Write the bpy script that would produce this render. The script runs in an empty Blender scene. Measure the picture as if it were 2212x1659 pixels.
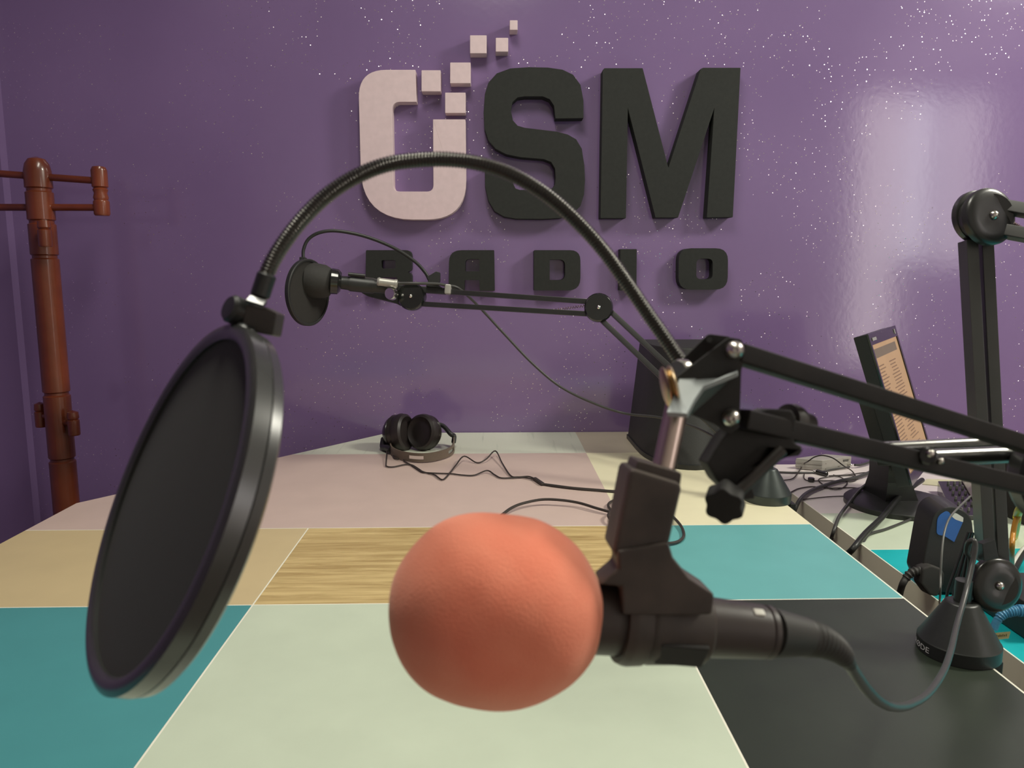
import bpy, bmesh, math, random
from mathutils import Vector, Matrix
from mathutils.geometry import tessellate_polygon
random.seed(7)
S = bpy.context.scene
COL = S.collection

# ------------------------------------------------------------------ camera
F = 1650.0
PITCH = math.atan(239.5 / F)
YAW = math.radians(1.41)
CAM = Vector((0, 0, 1.2))
ROT = Matrix.Rotation(-YAW, 3, 'Z') @ Matrix.Rotation(math.pi / 2 - PITCH, 3, 'X')
cd = bpy.data.cameras.new('camera')
cd.sensor_width = 36
cd.lens = F * 36 / 2212
cd.clip_start = 0.02
cd.dof.use_dof = True
cd.dof.focus_distance = 1.75
cd.dof.aperture_fstop = 17
cam = bpy.data.objects.new('camera', cd)
cam.matrix_world = Matrix.Translation(CAM) @ ROT.to_4x4()
COL.objects.link(cam)
S.camera = cam

def ray(px, py):
    return ROT @ Vector(((px - 1106) / F, -(py - 829.5) / F, -1))
def C(px, py, d):            # point at axial distance d from the camera
    return CAM + ray(px, py) * d
def T(px, py, z=0.75):       # point on a level plane
    r = ray(px, py)
    return CAM + r * ((z - CAM.z) / r.z)
def W(px, py, y):            # point on an upright plane facing the room
    r = ray(px, py)
    return CAM + r * (y / r.y)
def depth(p):
    return -(ROT.transposed() @ (p - CAM)).z
def PX(n, d):                # size of n picture pixels at distance d
    return n * d / F
VIEW = ROT @ Vector((0, 0, 1))   # towards the camera
RIGHT = ROT @ Vector((1, 0, 0))
UPV = ROT @ Vector((0, 1, 0))

# ------------------------------------------------------------------ light and exposure
S.view_settings.view_transform = 'Standard'
S.view_settings.look = 'None'
S.view_settings.gamma = 1
S.view_settings.use_curve_mapping = False
S.view_settings.exposure = 0.12
S.cycles.use_denoising = True
S.cycles.max_bounces = 8
wd = bpy.data.worlds.new('world')
S.world = wd
wd.use_nodes = True
wd.node_tree.nodes['Background'].inputs[0].default_value = (0.75, 0.85, 1.0, 1)
wd.node_tree.nodes['Background'].inputs[1].default_value = 0.3

def area(name, loc, target, sx, sy, power, colour, spread=math.pi):
    l = bpy.data.lights.new(name, 'AREA')
    l.shape = 'RECTANGLE'
    l.size, l.size_y = sx, sy
    l.energy = power
    l.color = colour
    l.spread = spread
    o = bpy.data.objects.new(name, l)
    o.location = loc
    o.rotation_euler = (Vector(target) - Vector(loc)).to_track_quat('-Z', 'Y').to_euler()
    COL.objects.link(o)
    return o
REAR = -1.6
area('window_light', (2.91, REAR + .03, 1.52), (2.91, 2, 1.52), .34, 2.0, 8, (1, .88, .80))
area('window_light', (3.20, REAR + .03, 1.90), (3.20, 2, 1.90), .18, 1.2, 3.8, (.97, .96, .97))
area('window_light', (3.54, REAR + .03, 1.88), (3.54, 2, 1.88), .32, 1.25, 4.0, (1, .91, .86))
area('ceiling_lamp_light', (2.10, 1.05, 2.60), (1.0, .9, .6), .40, .5, 46, (1, .97, .84))
area('ceiling_lamp_light', (-.05, .85, 2.62), (0, .7, 0), .30, 1.0, 18, (1, .97, .84))

# ------------------------------------------------------------------ helpers
MATS = {}
def mat(name, col, rough=.5, metal=0, var=.08, scale=40, bump=0, spec=.5, coat=0, emit=0, sheen=0):
    if name in MATS:
        return MATS[name]
    m = bpy.data.materials.new(name)
    m.use_nodes = True
    nt = m.node_tree
    b = nt.nodes['Principled BSDF']
    tc = nt.nodes.new('ShaderNodeTexCoord')
    n = nt.nodes.new('ShaderNodeTexNoise')
    n.inputs['Scale'].default_value = scale
    n.inputs['Detail'].default_value = 4
    nt.links.new(tc.outputs['Object'], n.inputs['Vector'])
    r = nt.nodes.new('ShaderNodeValToRGB')
    r.color_ramp.elements[0].position = .3
    r.color_ramp.elements[1].position = .7
    r.color_ramp.elements[0].color = tuple(max(0, c * (1 - var)) for c in col) + (1,)
    r.color_ramp.elements[1].color = tuple(min(1, c * (1 + var)) for c in col) + (1,)
    nt.links.new(n.outputs['Fac'], r.inputs['Fac'])
    nt.links.new(r.outputs['Color'], b.inputs['Base Color'])
    b.inputs['Roughness'].default_value = rough
    b.inputs['Metallic'].default_value = metal
    b.inputs['Specular IOR Level'].default_value = spec
    b.inputs['Coat Weight'].default_value = coat
    if sheen:
        b.inputs['Sheen Weight'].default_value = sheen
    if emit:
        nt.links.new(r.outputs['Color'], b.inputs['Emission Color'])
        b.inputs['Emission Strength'].default_value = emit
    if bump:
        bp = nt.nodes.new('ShaderNodeBump')
        bp.inputs['Strength'].default_value = bump
        bp.inputs['Distance'].default_value = .002
        nt.links.new(n.outputs['Fac'], bp.inputs['Height'])
        nt.links.new(bp.outputs['Normal'], b.inputs['Normal'])
    MATS[name] = m
    return m

def srgb(r, g, b):
    f = lambda c: (c / 255 / 12.92) if c / 255 <= .04045 else ((c / 255 + .055) / 1.055) ** 2.4
    return (f(r), f(g), f(b))

ROOT = {}
def thing(name, label, cat, loc, group=None):
    o = bpy.data.objects.new(name, None)
    o.empty_display_size = .05
    o.location = loc
    o['label'] = label
    o['category'] = cat
    if group:
        o['group'] = group
    COL.objects.link(o)
    ROOT[o.name] = Vector(loc)
    return o

def finish(bm, ang=38):
    bmesh.ops.remove_doubles(bm, verts=bm.verts, dist=1e-7)
    bmesh.ops.recalc_face_normals(bm, faces=bm.faces)
    for f in bm.faces:
        f.smooth = True
    a = math.radians(ang)
    for e in bm.edges:
        e.smooth = (len(e.link_faces) == 2 and e.calc_face_angle(0) < a)

def obj(name, bm, m, parent=None, label=None, cat=None, group=None, kind=None, recalc=True):
    """bm is in world coordinates; links it as one mesh object"""
    if recalc:
        finish(bm)
    me = bpy.data.meshes.new(name)
    if parent is not None:
        off = Vector(ROOT[parent.name])
    else:
        xs = [v.co.x for v in bm.verts]; ys = [v.co.y for v in bm.verts]; zs = [v.co.z for v in bm.verts]
        off = Vector(((min(xs) + max(xs)) / 2, (min(ys) + max(ys)) / 2, min(zs)))
    for v in bm.verts:
        v.co -= off
    bm.to_mesh(me)
    bm.free()
    for mm in (m if isinstance(m, (list, tuple)) else [m]):
        me.materials.append(mm)
    o = bpy.data.objects.new(name, me)
    COL.objects.link(o)
    if recalc and len(me.polygons) < 2500:
        wn = o.modifiers.new('weighted_normal', 'WEIGHTED_NORMAL')
        wn.keep_sharp = True
        wn.weight = 90
    if parent is not None:
        o.parent = parent
    else:
        o.location = off
    ROOT[o.name] = off
    if label: o['label'] = label
    if cat: o['category'] = cat
    if group: o['group'] = group
    if kind: o['kind'] = kind
    return o

def basis(z, x=None):
    z = Vector(z).normalized()
    if x is None:
        x = Vector((0, 0, 1)) if abs(z.z) < .9 else Vector((1, 0, 0))
    x = Vector(x)
    x = (x - z * x.dot(z)).normalized()
    return x, z.cross(x), z

def box(bm, c, sx, sy, sz, M=None, bev=0, seg=2, mi=0):
    """box centred on c, M = 3x3 matrix of axes"""
    M = M or Matrix.Identity(3)
    b2 = bmesh.new()
    bmesh.ops.create_cube(b2, size=1)
    for v in b2.verts:
        v.co = Vector((v.co.x * sx, v.co.y * sy, v.co.z * sz))
    if bev:
        bmesh.ops.bevel(b2, geom=list(b2.edges), offset=bev, segments=seg, profile=.5, affect='EDGES')
    for v in b2.verts:
        v.co = Vector(c) + M @ v.co
    merge(bm, b2, mi)

def merge(bm, b2, mi=None):
    mp = {v: bm.verts.new(v.co) for v in b2.verts}
    for f in b2.faces:
        try:
            nf = bm.faces.new([mp[v] for v in f.verts])
            nf.material_index = f.material_index if mi is None else mi
        except ValueError:
            pass
    b2.free()

def bar(bm, a, b, w, h, up=None, bev=0, mi=0):
    a, b = Vector(a), Vector(b)
    x, y, z = basis(b - a, up or Vector((0, 0, 1)))
    M = Matrix((x, y, z)).transposed()
    box(bm, (a + b) / 2, h, w, (b - a).length, M, bev, 2, mi)

def lathe(bm, p, axis, prof, seg=32, mi=0, ref=None, sx=1, sy=1):
    x, y, z = basis(axis, ref)
    rings = []
    for t, r in prof:
        if r < 1e-6:
            rings.append([bm.verts.new(Vector(p) + z * t)])
        else:
            rings.append([bm.verts.new(Vector(p) + z * t + x * (r * sx * math.cos(2 * math.pi * k / seg)) + y * (r * sy * math.sin(2 * math.pi * k / seg))) for k in range(seg)])
    for a, b in zip(rings, rings[1:]):
        for k in range(seg):
            k2 = (k + 1) % seg
            if len(a) == 1 and len(b) == 1:
                continue
            if len(a) == 1:
                f = bm.faces.new([a[0], b[k2], b[k]])
            elif len(b) == 1:
                f = bm.faces.new([a[k], a[k2], b[0]])
            else:
                f = bm.faces.new([a[k], a[k2], b[k2], b[k]])
            f.material_index = mi

def cyl(bm, a, b, r, seg=20, r2=None, bev=0, mi=0):
    a, b = Vector(a), Vector(b)
    L = (b - a).length
    r2 = r if r2 is None else r2
    if bev:
        lathe(bm, a, b - a, [(0, 0), (0, r - bev), (bev, r), (L - bev, r2), (L, r2 - bev), (L, 0)], seg, mi)
    else:
        lathe(bm, a, b - a, [(0, 0), (0, r), (L, r2), (L, 0)], seg, mi)

def spline(pts, n):
    """Catmull-Rom through pts (Vectors or with extra scalars), n samples per span"""
    P = [Vector(p) for p in pts]
    out = []
    for i in range(len(P) - 1):
        p0 = P[i - 1] if i else P[0] * 2 - P[1]
        p1, p2 = P[i], P[i + 1]
        p3 = P[i + 2] if i + 2 < len(P) else P[-1] * 2 - P[-2]
        for k in range(n):
            t = k / n
            out.append(.5 * ((2 * p1) + (p2 - p0) * t + (2 * p0 - 5 * p1 + 4 * p2 - p3) * t * t + (3 * p1 - p0 - 3 * p2 + p3) * t ** 3))
    out.append(P[-1])
    return out

def tube(bm, path, r, seg=10, mi=0, caps=True):
    """r: number, or function of (arclength, fraction)"""
    P = [Vector(p) for p in path]
    L = [0]
    for a, b in zip(P, P[1:]):
        L.append(L[-1] + (b - a).length)
    tan = []
    for i in range(len(P)):
        t = P[min(i + 1, len(P) - 1)] - P[max(i - 1, 0)]
        tan.append(t.normalized() if t.length > 1e-9 else Vector((0, 0, 1)))
    x = basis(tan[0])[0]
    rings = []
    for i, p in enumerate(P):
        x = x - tan[i] * x.dot(tan[i])
        x.normalize()
        y = tan[i].cross(x)
        rr = r(L[i], L[i] / L[-1]) if callable(r) else r
        rings.append([bm.verts.new(p + x * (rr * math.cos(2 * math.pi * k / seg)) + y * (rr * math.sin(2 * math.pi * k / seg))) for k in range(seg)])
    for a, b in zip(rings, rings[1:]):
        for k in range(seg):
            k2 = (k + 1) % seg
            f = bm.faces.new([a[k], a[k2], b[k2], b[k]])
            f.material_index = mi
    if caps:
        for rg in (rings[0], rings[-1]):
            f = bm.faces.new(rg)
            f.material_index = mi

def resample(path, step):
    P = [Vector(p) for p in path]
    out = [P[0]]
    need = step
    for a, b in zip(P, P[1:]):
        l = (b - a).length
        pos = 0
        while l - pos >= need:
            pos += need
            out.append(a.lerp(b, pos / l))
            need = step
        need -= (l - pos)
    return out

def prism(bm, front, back, mi=0, bev=0, holes=None):
    """front/back: matching lists of world points; holes: list of (front, back)"""
    b2 = bmesh.new()
    loops_f = [[Vector(p) for p in front]] + [[Vector(p) for p in h[0]] for h in (holes or [])]
    loops_b = [[Vector(p) for p in back]] + [[Vector(p) for p in h[1]] for h in (holes or [])]
    vf = [[b2.verts.new(p) for p in l] for l in loops_f]
    vb = [[b2.verts.new(p) for p in l] for l in loops_b]
    if holes:
        flatf = [v for l in vf for v in l]
        flatb = [v for l in vb for v in l]
        for t in tessellate_polygon(loops_f):
            b2.faces.new([flatf[i] for i in t])
            b2.faces.new([flatb[i] for i in reversed(t)])
    else:
        b2.faces.new(vf[0])
        b2.faces.new(list(reversed(vb[0])))
    for a, b in zip(vf, vb):
        for k in range(len(a)):
            k2 = (k + 1) % len(a)
            b2.faces.new([a[k], b[k], b[k2], a[k2]])
    if bev:
        bmesh.ops.recalc_face_normals(b2, faces=b2.faces)
        es = [e for e in b2.edges if e.calc_face_angle(0) > .6]
        bmesh.ops.bevel(b2, geom=es, offset=bev, segments=2, profile=.5, affect='EDGES')
    merge(bm, b2, mi)

def plate(bm, pts, d, thick, mi=0, bev=0):
    """pts: (px,py) or (px,py,d); solid slab with its front there, thickness away from the viewer"""
    fr = [C(p[0], p[1], p[2] if len(p) > 2 else d) for p in pts]
    n = Vector((0, 0, 0))
    for i in range(len(fr)):
        n += (fr[i] - fr[0]).cross(fr[(i + 1) % len(fr)] - fr[0])
    n.normalize()
    if n.dot(VIEW) > 0:
        n = -n
    prism(bm, fr, [p + n * thick for p in fr], mi, bev)

def rounded(pts, rad, n=5):
    """round the corners of a 2-D polygon; rad number or per-corner list"""
    out = []
    N = len(pts)
    for i, p in enumerate(pts):
        r = rad[i] if isinstance(rad, (list, tuple)) else rad
        if r <= 0:
            out.append(tuple(p)); continue
        a = Vector(pts[i - 1][:2]); b = Vector(p[:2]); c = Vector(pts[(i + 1) % N][:2])
        u, v = (a - b), (c - b)
        k = min(r, u.length * .49, v.length * .49)
        s, e = b + u.normalized() * k, b + v.normalized() * k
        for j in range(n + 1):
            t = j / n
            q = s * (1 - t) ** 2 + b * 2 * t * (1 - t) + e * t * t
            out.append((q.x, q.y))
    return out

B = bmesh.new

# ------------------------------------------------------------------ materials
black_plastic = mat('black_plastic', (.020, .021, .020), .42, bump=.05, scale=300)
black_gloss = mat('black_gloss', (.012, .013, .012), .16, coat=.4)
black_matte = mat('black_matte', (.026, .025, .023), .75, bump=.1, scale=250)
black_paint = mat('black_painted_metal', (.024, .024, .023), .32, spec=.6)
rubber = mat('dark_rubber', (.030, .028, .025), .6)
tube_dark = mat('dark_brown_black_tube', (.014, .0115, .0095), .5, var=.3, scale=60, spec=.25)
bar_metal = mat('dark_polished_metal', (.16, .16, .15), .22, .9)
pole_paint = mat('grey_black_pole_paint', (.036, .037, .033), .38, spec=.9)
clip_brown = mat('worn_brown_plastic', (.062, .048, .040), .5, var=.35, scale=45)
brownblack = mat('worn_black_plastic', (.038, .032, .027), .5, var=.3, scale=60)
steel = mat('steel', (.62, .58, .53), .28, 1)
rosy_steel = mat('rosy_steel', (.60, .48, .42), .30, 1)
brass = mat('tarnished_brass', (.55, .42, .26), .32, 1)
chrome = mat('chrome', (.75, .73, .68), .15, 1)
silver_paint = mat('silver_paint', (.42, .41, .37), .4, .4)
lit_grey_plate = mat('lit_grey_metal', (.33, .36, .36), .45, .2)  # flange colour: light on its upward face is painted in as pale grey
cord_brown = mat('brown_black_cord', (.035, .028, .024), .55)
cord_grey = mat('grey_black_cord', (.05, .05, .048), .4)

# ------------------------------------------------------------------ setting
WALL = W(1106, 934, 1).y * 0 + T(1100, 934).y + .004
XL, XR = -1.75, 4.2

def wall_mat():
    m = bpy.data.materials.new('purple_glitter_paint')
    m.use_nodes = True
    nt = m.node_tree
    N, L = nt.nodes, nt.links
    b = N['Principled BSDF']
    tc = N.new('ShaderNodeTexCoord')
    n = N.new('ShaderNodeTexNoise'); n.inputs['Scale'].default_value = 2.2; n.inputs['Detail'].default_value = 5
    L.new(tc.outputs['Object'], n.inputs['Vector'])
    r = N.new('ShaderNodeValToRGB')
    r.color_ramp.elements[0].position = .3; r.color_ramp.elements[1].position = .7
    r.color_ramp.elements[0].color = (.185, .118, .262, 1)
    r.color_ramp.elements[1].color = (.215, .138, .298, 1)
    L.new(n.outputs['Fac'], r.inputs['Fac'])
    L.new(r.outputs['Color'], b.inputs['Base Color'])
    b.inputs['Roughness'].default_value = .13
    b.inputs['Specular IOR Level'].default_value = .85
    n2 = N.new('ShaderNodeTexNoise'); n2.inputs['Scale'].default_value = 60; n2.inputs['Detail'].default_value = 3
    L.new(tc.outputs['Object'], n2.inputs['Vector'])
    bp = N.new('ShaderNodeBump'); bp.inputs['Strength'].default_value = .05; bp.inputs['Distance'].default_value = .003
    L.new(n2.outputs['Fac'], bp.inputs['Height'])
    L.new(bp.outputs['Normal'], b.inputs['Normal'])
    # glitter flakes: sparse tiny mirrors, each tilted its own way
    v = N.new('ShaderNodeTexVoronoi'); v.inputs['Scale'].default_value = 95
    L.new(tc.outputs['Object'], v.inputs['Vector'])
    lt = N.new('ShaderNodeMath'); lt.operation = 'LESS_THAN'; lt.inputs[1].default_value = .12
    L.new(v.outputs['Distance'], lt.inputs[0])
    big = N.new('ShaderNodeTexNoise'); big.inputs['Scale'].default_value = 4.5; big.inputs['Detail'].default_value = 3
    L.new(tc.outputs['Object'], big.inputs['Vector'])
    g2 = N.new('ShaderNodeMath'); g2.operation = 'GREATER_THAN'; g2.inputs[1].default_value = .48
    L.new(big.outputs['Fac'], g2.inputs[0])
    mul = N.new('ShaderNodeMath'); mul.operation = 'MULTIPLY'
    L.new(lt.outputs[0], mul.inputs[0]); L.new(g2.outputs[0], mul.inputs[1])
    sub = N.new('ShaderNodeVectorMath'); sub.operation = 'SUBTRACT'; sub.inputs[1].default_value = (.5, .5, .5)
    L.new(v.outputs['Color'], sub.inputs[0])
    sc = N.new('ShaderNodeVectorMath'); sc.operation = 'SCALE'; sc.inputs['Scale'].default_value = .5
    L.new(sub.outputs[0], sc.inputs[0])
    geo = N.new('ShaderNodeNewGeometry')
    ad = N.new('ShaderNodeVectorMath'); ad.operation = 'ADD'
    L.new(geo.outputs['Normal'], ad.inputs[0]); L.new(sc.outputs[0], ad.inputs[1])
    nm = N.new('ShaderNodeVectorMath'); nm.operation = 'NORMALIZE'
    L.new(ad.outputs[0], nm.inputs[0])
    gl = N.new('ShaderNodeBsdfGlossy'); gl.inputs['Roughness'].default_value = .25
    gl.inputs['Color'].default_value = (.95, .88, .9, 1)
    L.new(nm.outputs[0], gl.inputs['Normal'])
    mx = N.new('ShaderNodeMixShader')
    L.new(mul.outputs[0], mx.inputs[0]); L.new(b.outputs[0], mx.inputs[1]); L.new(gl.outputs[0], mx.inputs[2])
    L.new(mx.outputs[0], N['Material Output'].inputs['Surface'])
    return m
wall_purple = wall_mat()
purple_flat = mat('purple_paint', (.20, .128, .28), .5, var=.05, scale=3)
white_wall = mat('off_white_paint', (.80, .77, .72), .7, var=.03, scale=3)
floor_mat = mat('brown_floor_tile', (.20, .16, .13), .4, var=.2, scale=5)

def slab(name, a, b, m):
    bm = B()
    a, b = Vector(a), Vector(b)
    box(bm, (a + b) / 2, *(b - a))
    obj(name, bm, m, kind='structure')
slab('floor', (XL - .1, REAR - .1, -.1), (XR + .1, WALL + .1, 0), floor_mat)
slab('ceiling', (XL - .1, REAR - .1, 2.7), (XR + .1, WALL + .1, 2.8), white_wall)
slab('wall_back', (XL - .1, WALL, 0), (XR + .1, WALL + .1, 2.7), wall_purple)
slab('wall_left', (XL - .1, REAR, 0), (XL, WALL, 2.7), purple_flat)
slab('wall_right', (XR, REAR, 0), (XR + .1, WALL, 2.7), white_wall)
# rear wall with a window opening
bm = B()
wx0, wx1, wz0, wz1 = 2.70, 3.74, .45, 2.58
for a, b in (((XL - .1, REAR - .1, 0), (wx0, REAR, 2.7)), ((wx1, REAR - .1, 0), (XR + .1, REAR, 2.7)),
             ((wx0, REAR - .1, 0), (wx1, REAR, wz0)), ((wx0, REAR - .1, wz1), (wx1, REAR, 2.7))):
    a, b = Vector(a), Vector(b)
    box(bm, (a + b) / 2, *(b - a))
obj('wall_rear', bm, white_wall, kind='structure')
bm = B()
fw = .04
for x0, x1, z0, z1 in ((wx0, wx0 + fw, wz0, wz1), (wx1 - fw, wx1, wz0, wz1), (3.085, 3.105, wz0, wz1), (3.295, 3.375, 1.26, wz1), (3.105, wx1, wz0, 1.28), (wx0, wx1, wz0, wz0 + fw), (wx0, wx1, wz1 - fw, wz1)):
    box(bm, ((x0 + x1) / 2, REAR - .05, (z0 + z1) / 2), x1 - x0, .06, z1 - z0)
obj('window_1', bm, mat('white_window_frame', (.7, .7, .68), .4), kind='structure')
# shallow pilaster at the left end of the purple wall
bm = B()
xa = W(40, 760, WALL - .03).x
box(bm, ((XL + xa) / 2, WALL - .015, 1.35), xa - XL, .03, 2.7)
obj('trim_1', bm, purple_flat, kind='structure')

# ------------------------------------------------------------------ main table
TZ = .75
def wood_mat():
    m = bpy.data.materials.new('oak_laminate')
    m.use_nodes = True
    nt = m.node_tree; N, L = nt.nodes, nt.links
    b = N['Principled BSDF']
    tc = N.new('ShaderNodeTexCoord')
    mp = N.new('ShaderNodeMapping'); mp.inputs['Scale'].default_value = (3, 42, 3)
    L.new(tc.outputs['Object'], mp.inputs['Vector'])
    n = N.new('ShaderNodeTexNoise'); n.inputs['Scale'].default_value = 1.6; n.inputs['Detail'].default_value = 9; n.inputs['Roughness'].default_value = .68; n.inputs['Distortion'].default_value = .6
    L.new(mp.outputs[0], n.inputs['Vector'])
    r = N.new('ShaderNodeValToRGB')
    r.color_ramp.elements[0].position = .28; r.color_ramp.elements[1].position = .62
    r.color_ramp.elements[0].color = srgb(150, 122, 72) + (1,)
    r.color_ramp.elements[1].color = srgb(214, 190, 134) + (1,)
    L.new(n.outputs['Fac'], r.inputs['Fac']); L.new(r.outputs['Color'], b.inputs['Base Color'])
    b.inputs['Roughness'].default_value = .4
    return m
def lam(name, rgb, rough=.38, var=.03):
    return mat(name, srgb(*rgb), rough, var=var, scale=14)
def white_wood():
    m = bpy.data.materials.new('white_washed_laminate')
    m.use_nodes = True
    nt = m.node_tree; N, L = nt.nodes, nt.links
    b = N['Principled BSDF']
    tc = N.new('ShaderNodeTexCoord')
    mp = N.new('ShaderNodeMapping'); mp.inputs['Scale'].default_value = (70, 3, 3)
    L.new(tc.outputs['Object'], mp.inputs['Vector'])
    n = N.new('ShaderNodeTexNoise'); n.inputs['Scale'].default_value = 1.2; n.inputs['Detail'].default_value = 6
    L.new(mp.outputs[0], n.inputs['Vector'])
    r = N.new('ShaderNodeValToRGB')
    r.color_ramp.elements[0].position = .22; r.color_ramp.elements[1].position = .4
    r.color_ramp.elements[0].color = srgb(190, 196, 178) + (1,)
    r.color_ramp.elements[1].color = srgb(216, 220, 202) + (1,)
    L.new(n.outputs['Fac'], r.inputs['Fac']); L.new(r.outputs['Color'], b.inputs['Base Color'])
    b.inputs['Roughness'].default_value = .4
    return m
TM = [lam('teal_laminate', (76, 148, 152)), lam('pale_green_laminate', (200, 212, 190)), lam('black_laminate', (42, 50, 40), .42, .12),
      lam('sand_laminate', (206, 187, 144)), wood_mat(), lam('light_teal_laminate', (104, 172, 172)),
      lam('pink_laminate', (206, 184, 174)), lam('cream_laminate', (232, 226, 192)), white_wood(), lam('shaded_beige_laminate', (196, 186, 164)),
      lam('white_seam_and_edge_glint', (240, 238, 220)), lam('edge_band', (232, 226, 204)), lam('bright_teal_laminate', (24, 178, 184), .4, .1), lam('pinkish_white_laminate', (226, 216, 214))]
SEAM_GLINT, EDGE = 10, 11
y1 = T(1000, 980).y; y2 = T(900, 1139).y; y3 = T(1000, 1302).y
xa = (T(665, 1148).x + T(283, 1659).x) / 2
xb = (T(1270, 980).x + T(1605, 1659).x) / 2
xr = (T(1748, 1131).x + T(2212, 1490).x) / 2
yb = WALL - .004
p1 = T(165, 1087); p2 = T(0, 1175)
p3 = p2 + (p2 - p1).normalized() * .16
c0 = T(825, 938)
k = (yb - p1.y) / (c0.y - p1.y)
c0 = p1.lerp(c0, k)
outline = [(c0.x, yb), (xr, yb), (xr, .12), (p3.x, .12), (p3.x, p3.y), (p1.x, p1.y)]

def table_top(outline, ycuts, xcuts, pick, seam, zt, thick):
    bm = B()
    bm.faces.new([bm.verts.new((x, y, zt)) for x, y in reversed(outline)])
    for yv, s in ycuts:
        for o in (-s, s):
            bmesh.ops.bisect_plane(bm, geom=bm.verts[:] + bm.edges[:] + bm.faces[:], plane_co=(0, yv + o, zt), plane_no=(0, 1, 0))
    for xv, s in xcuts:
        for o in (-s, s):
            bmesh.ops.bisect_plane(bm, geom=bm.verts[:] + bm.edges[:] + bm.faces[:], plane_co=(xv + o, 0, zt), plane_no=(1, 0, 0))
    for f in bm.faces:
        c = f.calc_center_median()
        f.material_index = pick(c)
        for yv, s in ycuts:
            if abs(c.y - yv) < s and seam(c, 'y'):
                f.material_index = SEAM_GLINT
        for xv, s in xcuts:
            if abs(c.x - xv) < s and seam(c, 'x'):
                f.material_index = SEAM_GLINT
    top = bm.faces[:]
    res = bmesh.ops.extrude_face_region(bm, geom=top)
    vs = [g for g in res['geom'] if isinstance(g, bmesh.types.BMVert)]
    tops = set(top)
    for v in vs:
        v.co.z -= thick
    bm.normal_update()
    for f in bm.faces:
        if abs(f.normal.z) < .5:
            f.material_index = EDGE
    return bm

def pick(c):
    if c.y > y1: return 8 if c.x < xb else 9  # right back tile: shade on the tabletop painted in as darker beige
    if c.y > y2: return 6 if c.x < xb else 7
    if c.y > y3: return 3 if c.x < xa else (4 if c.x < xb else 5)
    return 0 if c.x < xa else (1 if c.x < xb else 2)
def seam(c, ax):
    if c.y > y2 + .002:
        return False
    return True
table = thing('table', 'large table with a patchwork top of pastel, teal, oak and black laminate', 'table', (-.2, 1.1, 0))
sm = .0011
bm = table_top(outline, [(y1, .0006), (y2, sm), (y3, sm)], [(xa, sm), (xb, sm), (xr - .0016, .0012)], pick, seam, TZ, .036)  # strip along the right edge: edge band with its chamfer highlight painted white
obj('tabletop', bm, TM, table)
for (x, y) in ((-.95, .25), (.50, .25), (-.45, 1.75), (.50, 1.95)):
    bm = B()
    box(bm, (x, y, (TZ - .036) / 2), .06, .06, TZ - .036, bev=.003)
    obj('leg', bm, TM[EDGE], table)

# ------------------------------------------------------------------ side desk
ZD = .656
def TD(px, py, z=ZD):
    return T(px, py, z)
xd = (TD(1857, 1176).x + TD(2028, 1296).x) / 2
yd = min(TD(1760, 1003).y, WALL - .006)
yd1 = TD(1760, 1109).y; yd2 = TD(1900, 1187).y; yd3 = TD(2028, 1330).y
def pick2(c):
    if c.y > yd1: return 13
    if c.y > yd2: return 1
    if c.y > .98: return 12
    return 12
desk = thing('desk', 'narrower side desk with white and bright teal top, right of the big table', 'desk', (xd + .4, 1.0, 0))
bm = table_top([(xd, yd), (xd + .85, yd), (xd + .85, .25), (xd, .25)], [(yd1, .0006), (yd2, sm)], [(xd + .0016, .0012)], pick2, lambda c, a: a == 'x' or c.y < yd2 + .005, ZD, .06)
obj('desktop', bm, TM, desk)
for (x, y) in ((xd + .08, .35), (xd + .75, .35), (xd + .08, yd - .1), (xd + .75, yd - .1)):
    bm = B()
    box(bm, (x, y, (ZD - .06) / 2), .06, .06, ZD - .06, bev=.003)
    obj('leg', bm, TM[EDGE], desk)

# ------------------------------------------------------------------ wall sign
sign_pink = mat('pale_pink_foam_board', srgb(214, 192, 196), .7, var=.04, scale=60)
sign_black = mat('black_foam_board', (.013, .0145, .0125), .8, var=.15, scale=120)
def wallpts(uv, y):
    return [W(700 + u * .4521, v * .4521, y) for u, v in uv]
def letter(name, uv, m, label, cat, group, th=.04, holes=(), bev=.0015):
    yf = WALL - th
    f = wallpts(uv, yf)
    bk = [Vector((p.x, WALL - .0005, p.z)) for p in f]
    hs = []
    for h in holes:
        hf = wallpts(h, yf)
        hs.append((hf, [Vector((p.x, WALL - .0005, p.z)) for p in hf]))
    bm = B()
    prism(bm, f, bk, 0, bev if not hs else 0, hs or None)
    return obj(name, bm, m, None, label, cat, group)
G = 'raised letters of the wall sign'
o_uv = rounded([(437, 333), (442, 487), (325, 487), (332, 915), (522, 915), (520, 570), (676, 570), (680, 1050), (180, 1050), (162, 333)],
               [4, 4, 40, 32, 32, 3, 6, 190, 250, 210], 10)
letter('sign_letter', o_uv, sign_pink, 'pale pink letter O with its corner broken away into squares', 'letter', G)
sq = [((465, 335, 557, 437), 'pale pink square just right of the top arm of the broken letter O'),
      ((602, 298, 700, 398), 'largest pale pink square, left of the big black S top'),
      ((578, 442, 676, 540), 'pale pink square directly above the right column of the letter O'),
      ((697, 168, 777, 255), 'mid-sized pale pink square floating above the gap between O and S'),
      ((820, 180, 880, 247), 'small pale pink square over the top left of the S'),
      ((887, 96, 925, 143), 'smallest and topmost pale pink square of the sign')]
for (u0, v0, u1, v1), lb in sq:
    letter('sign_square', [(u0, v0), (u1, v0), (u1, v1), (u0, v1)], sign_pink, lb, 'sign square', 'pale squares scattering from the letter O', th=.042)
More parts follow.
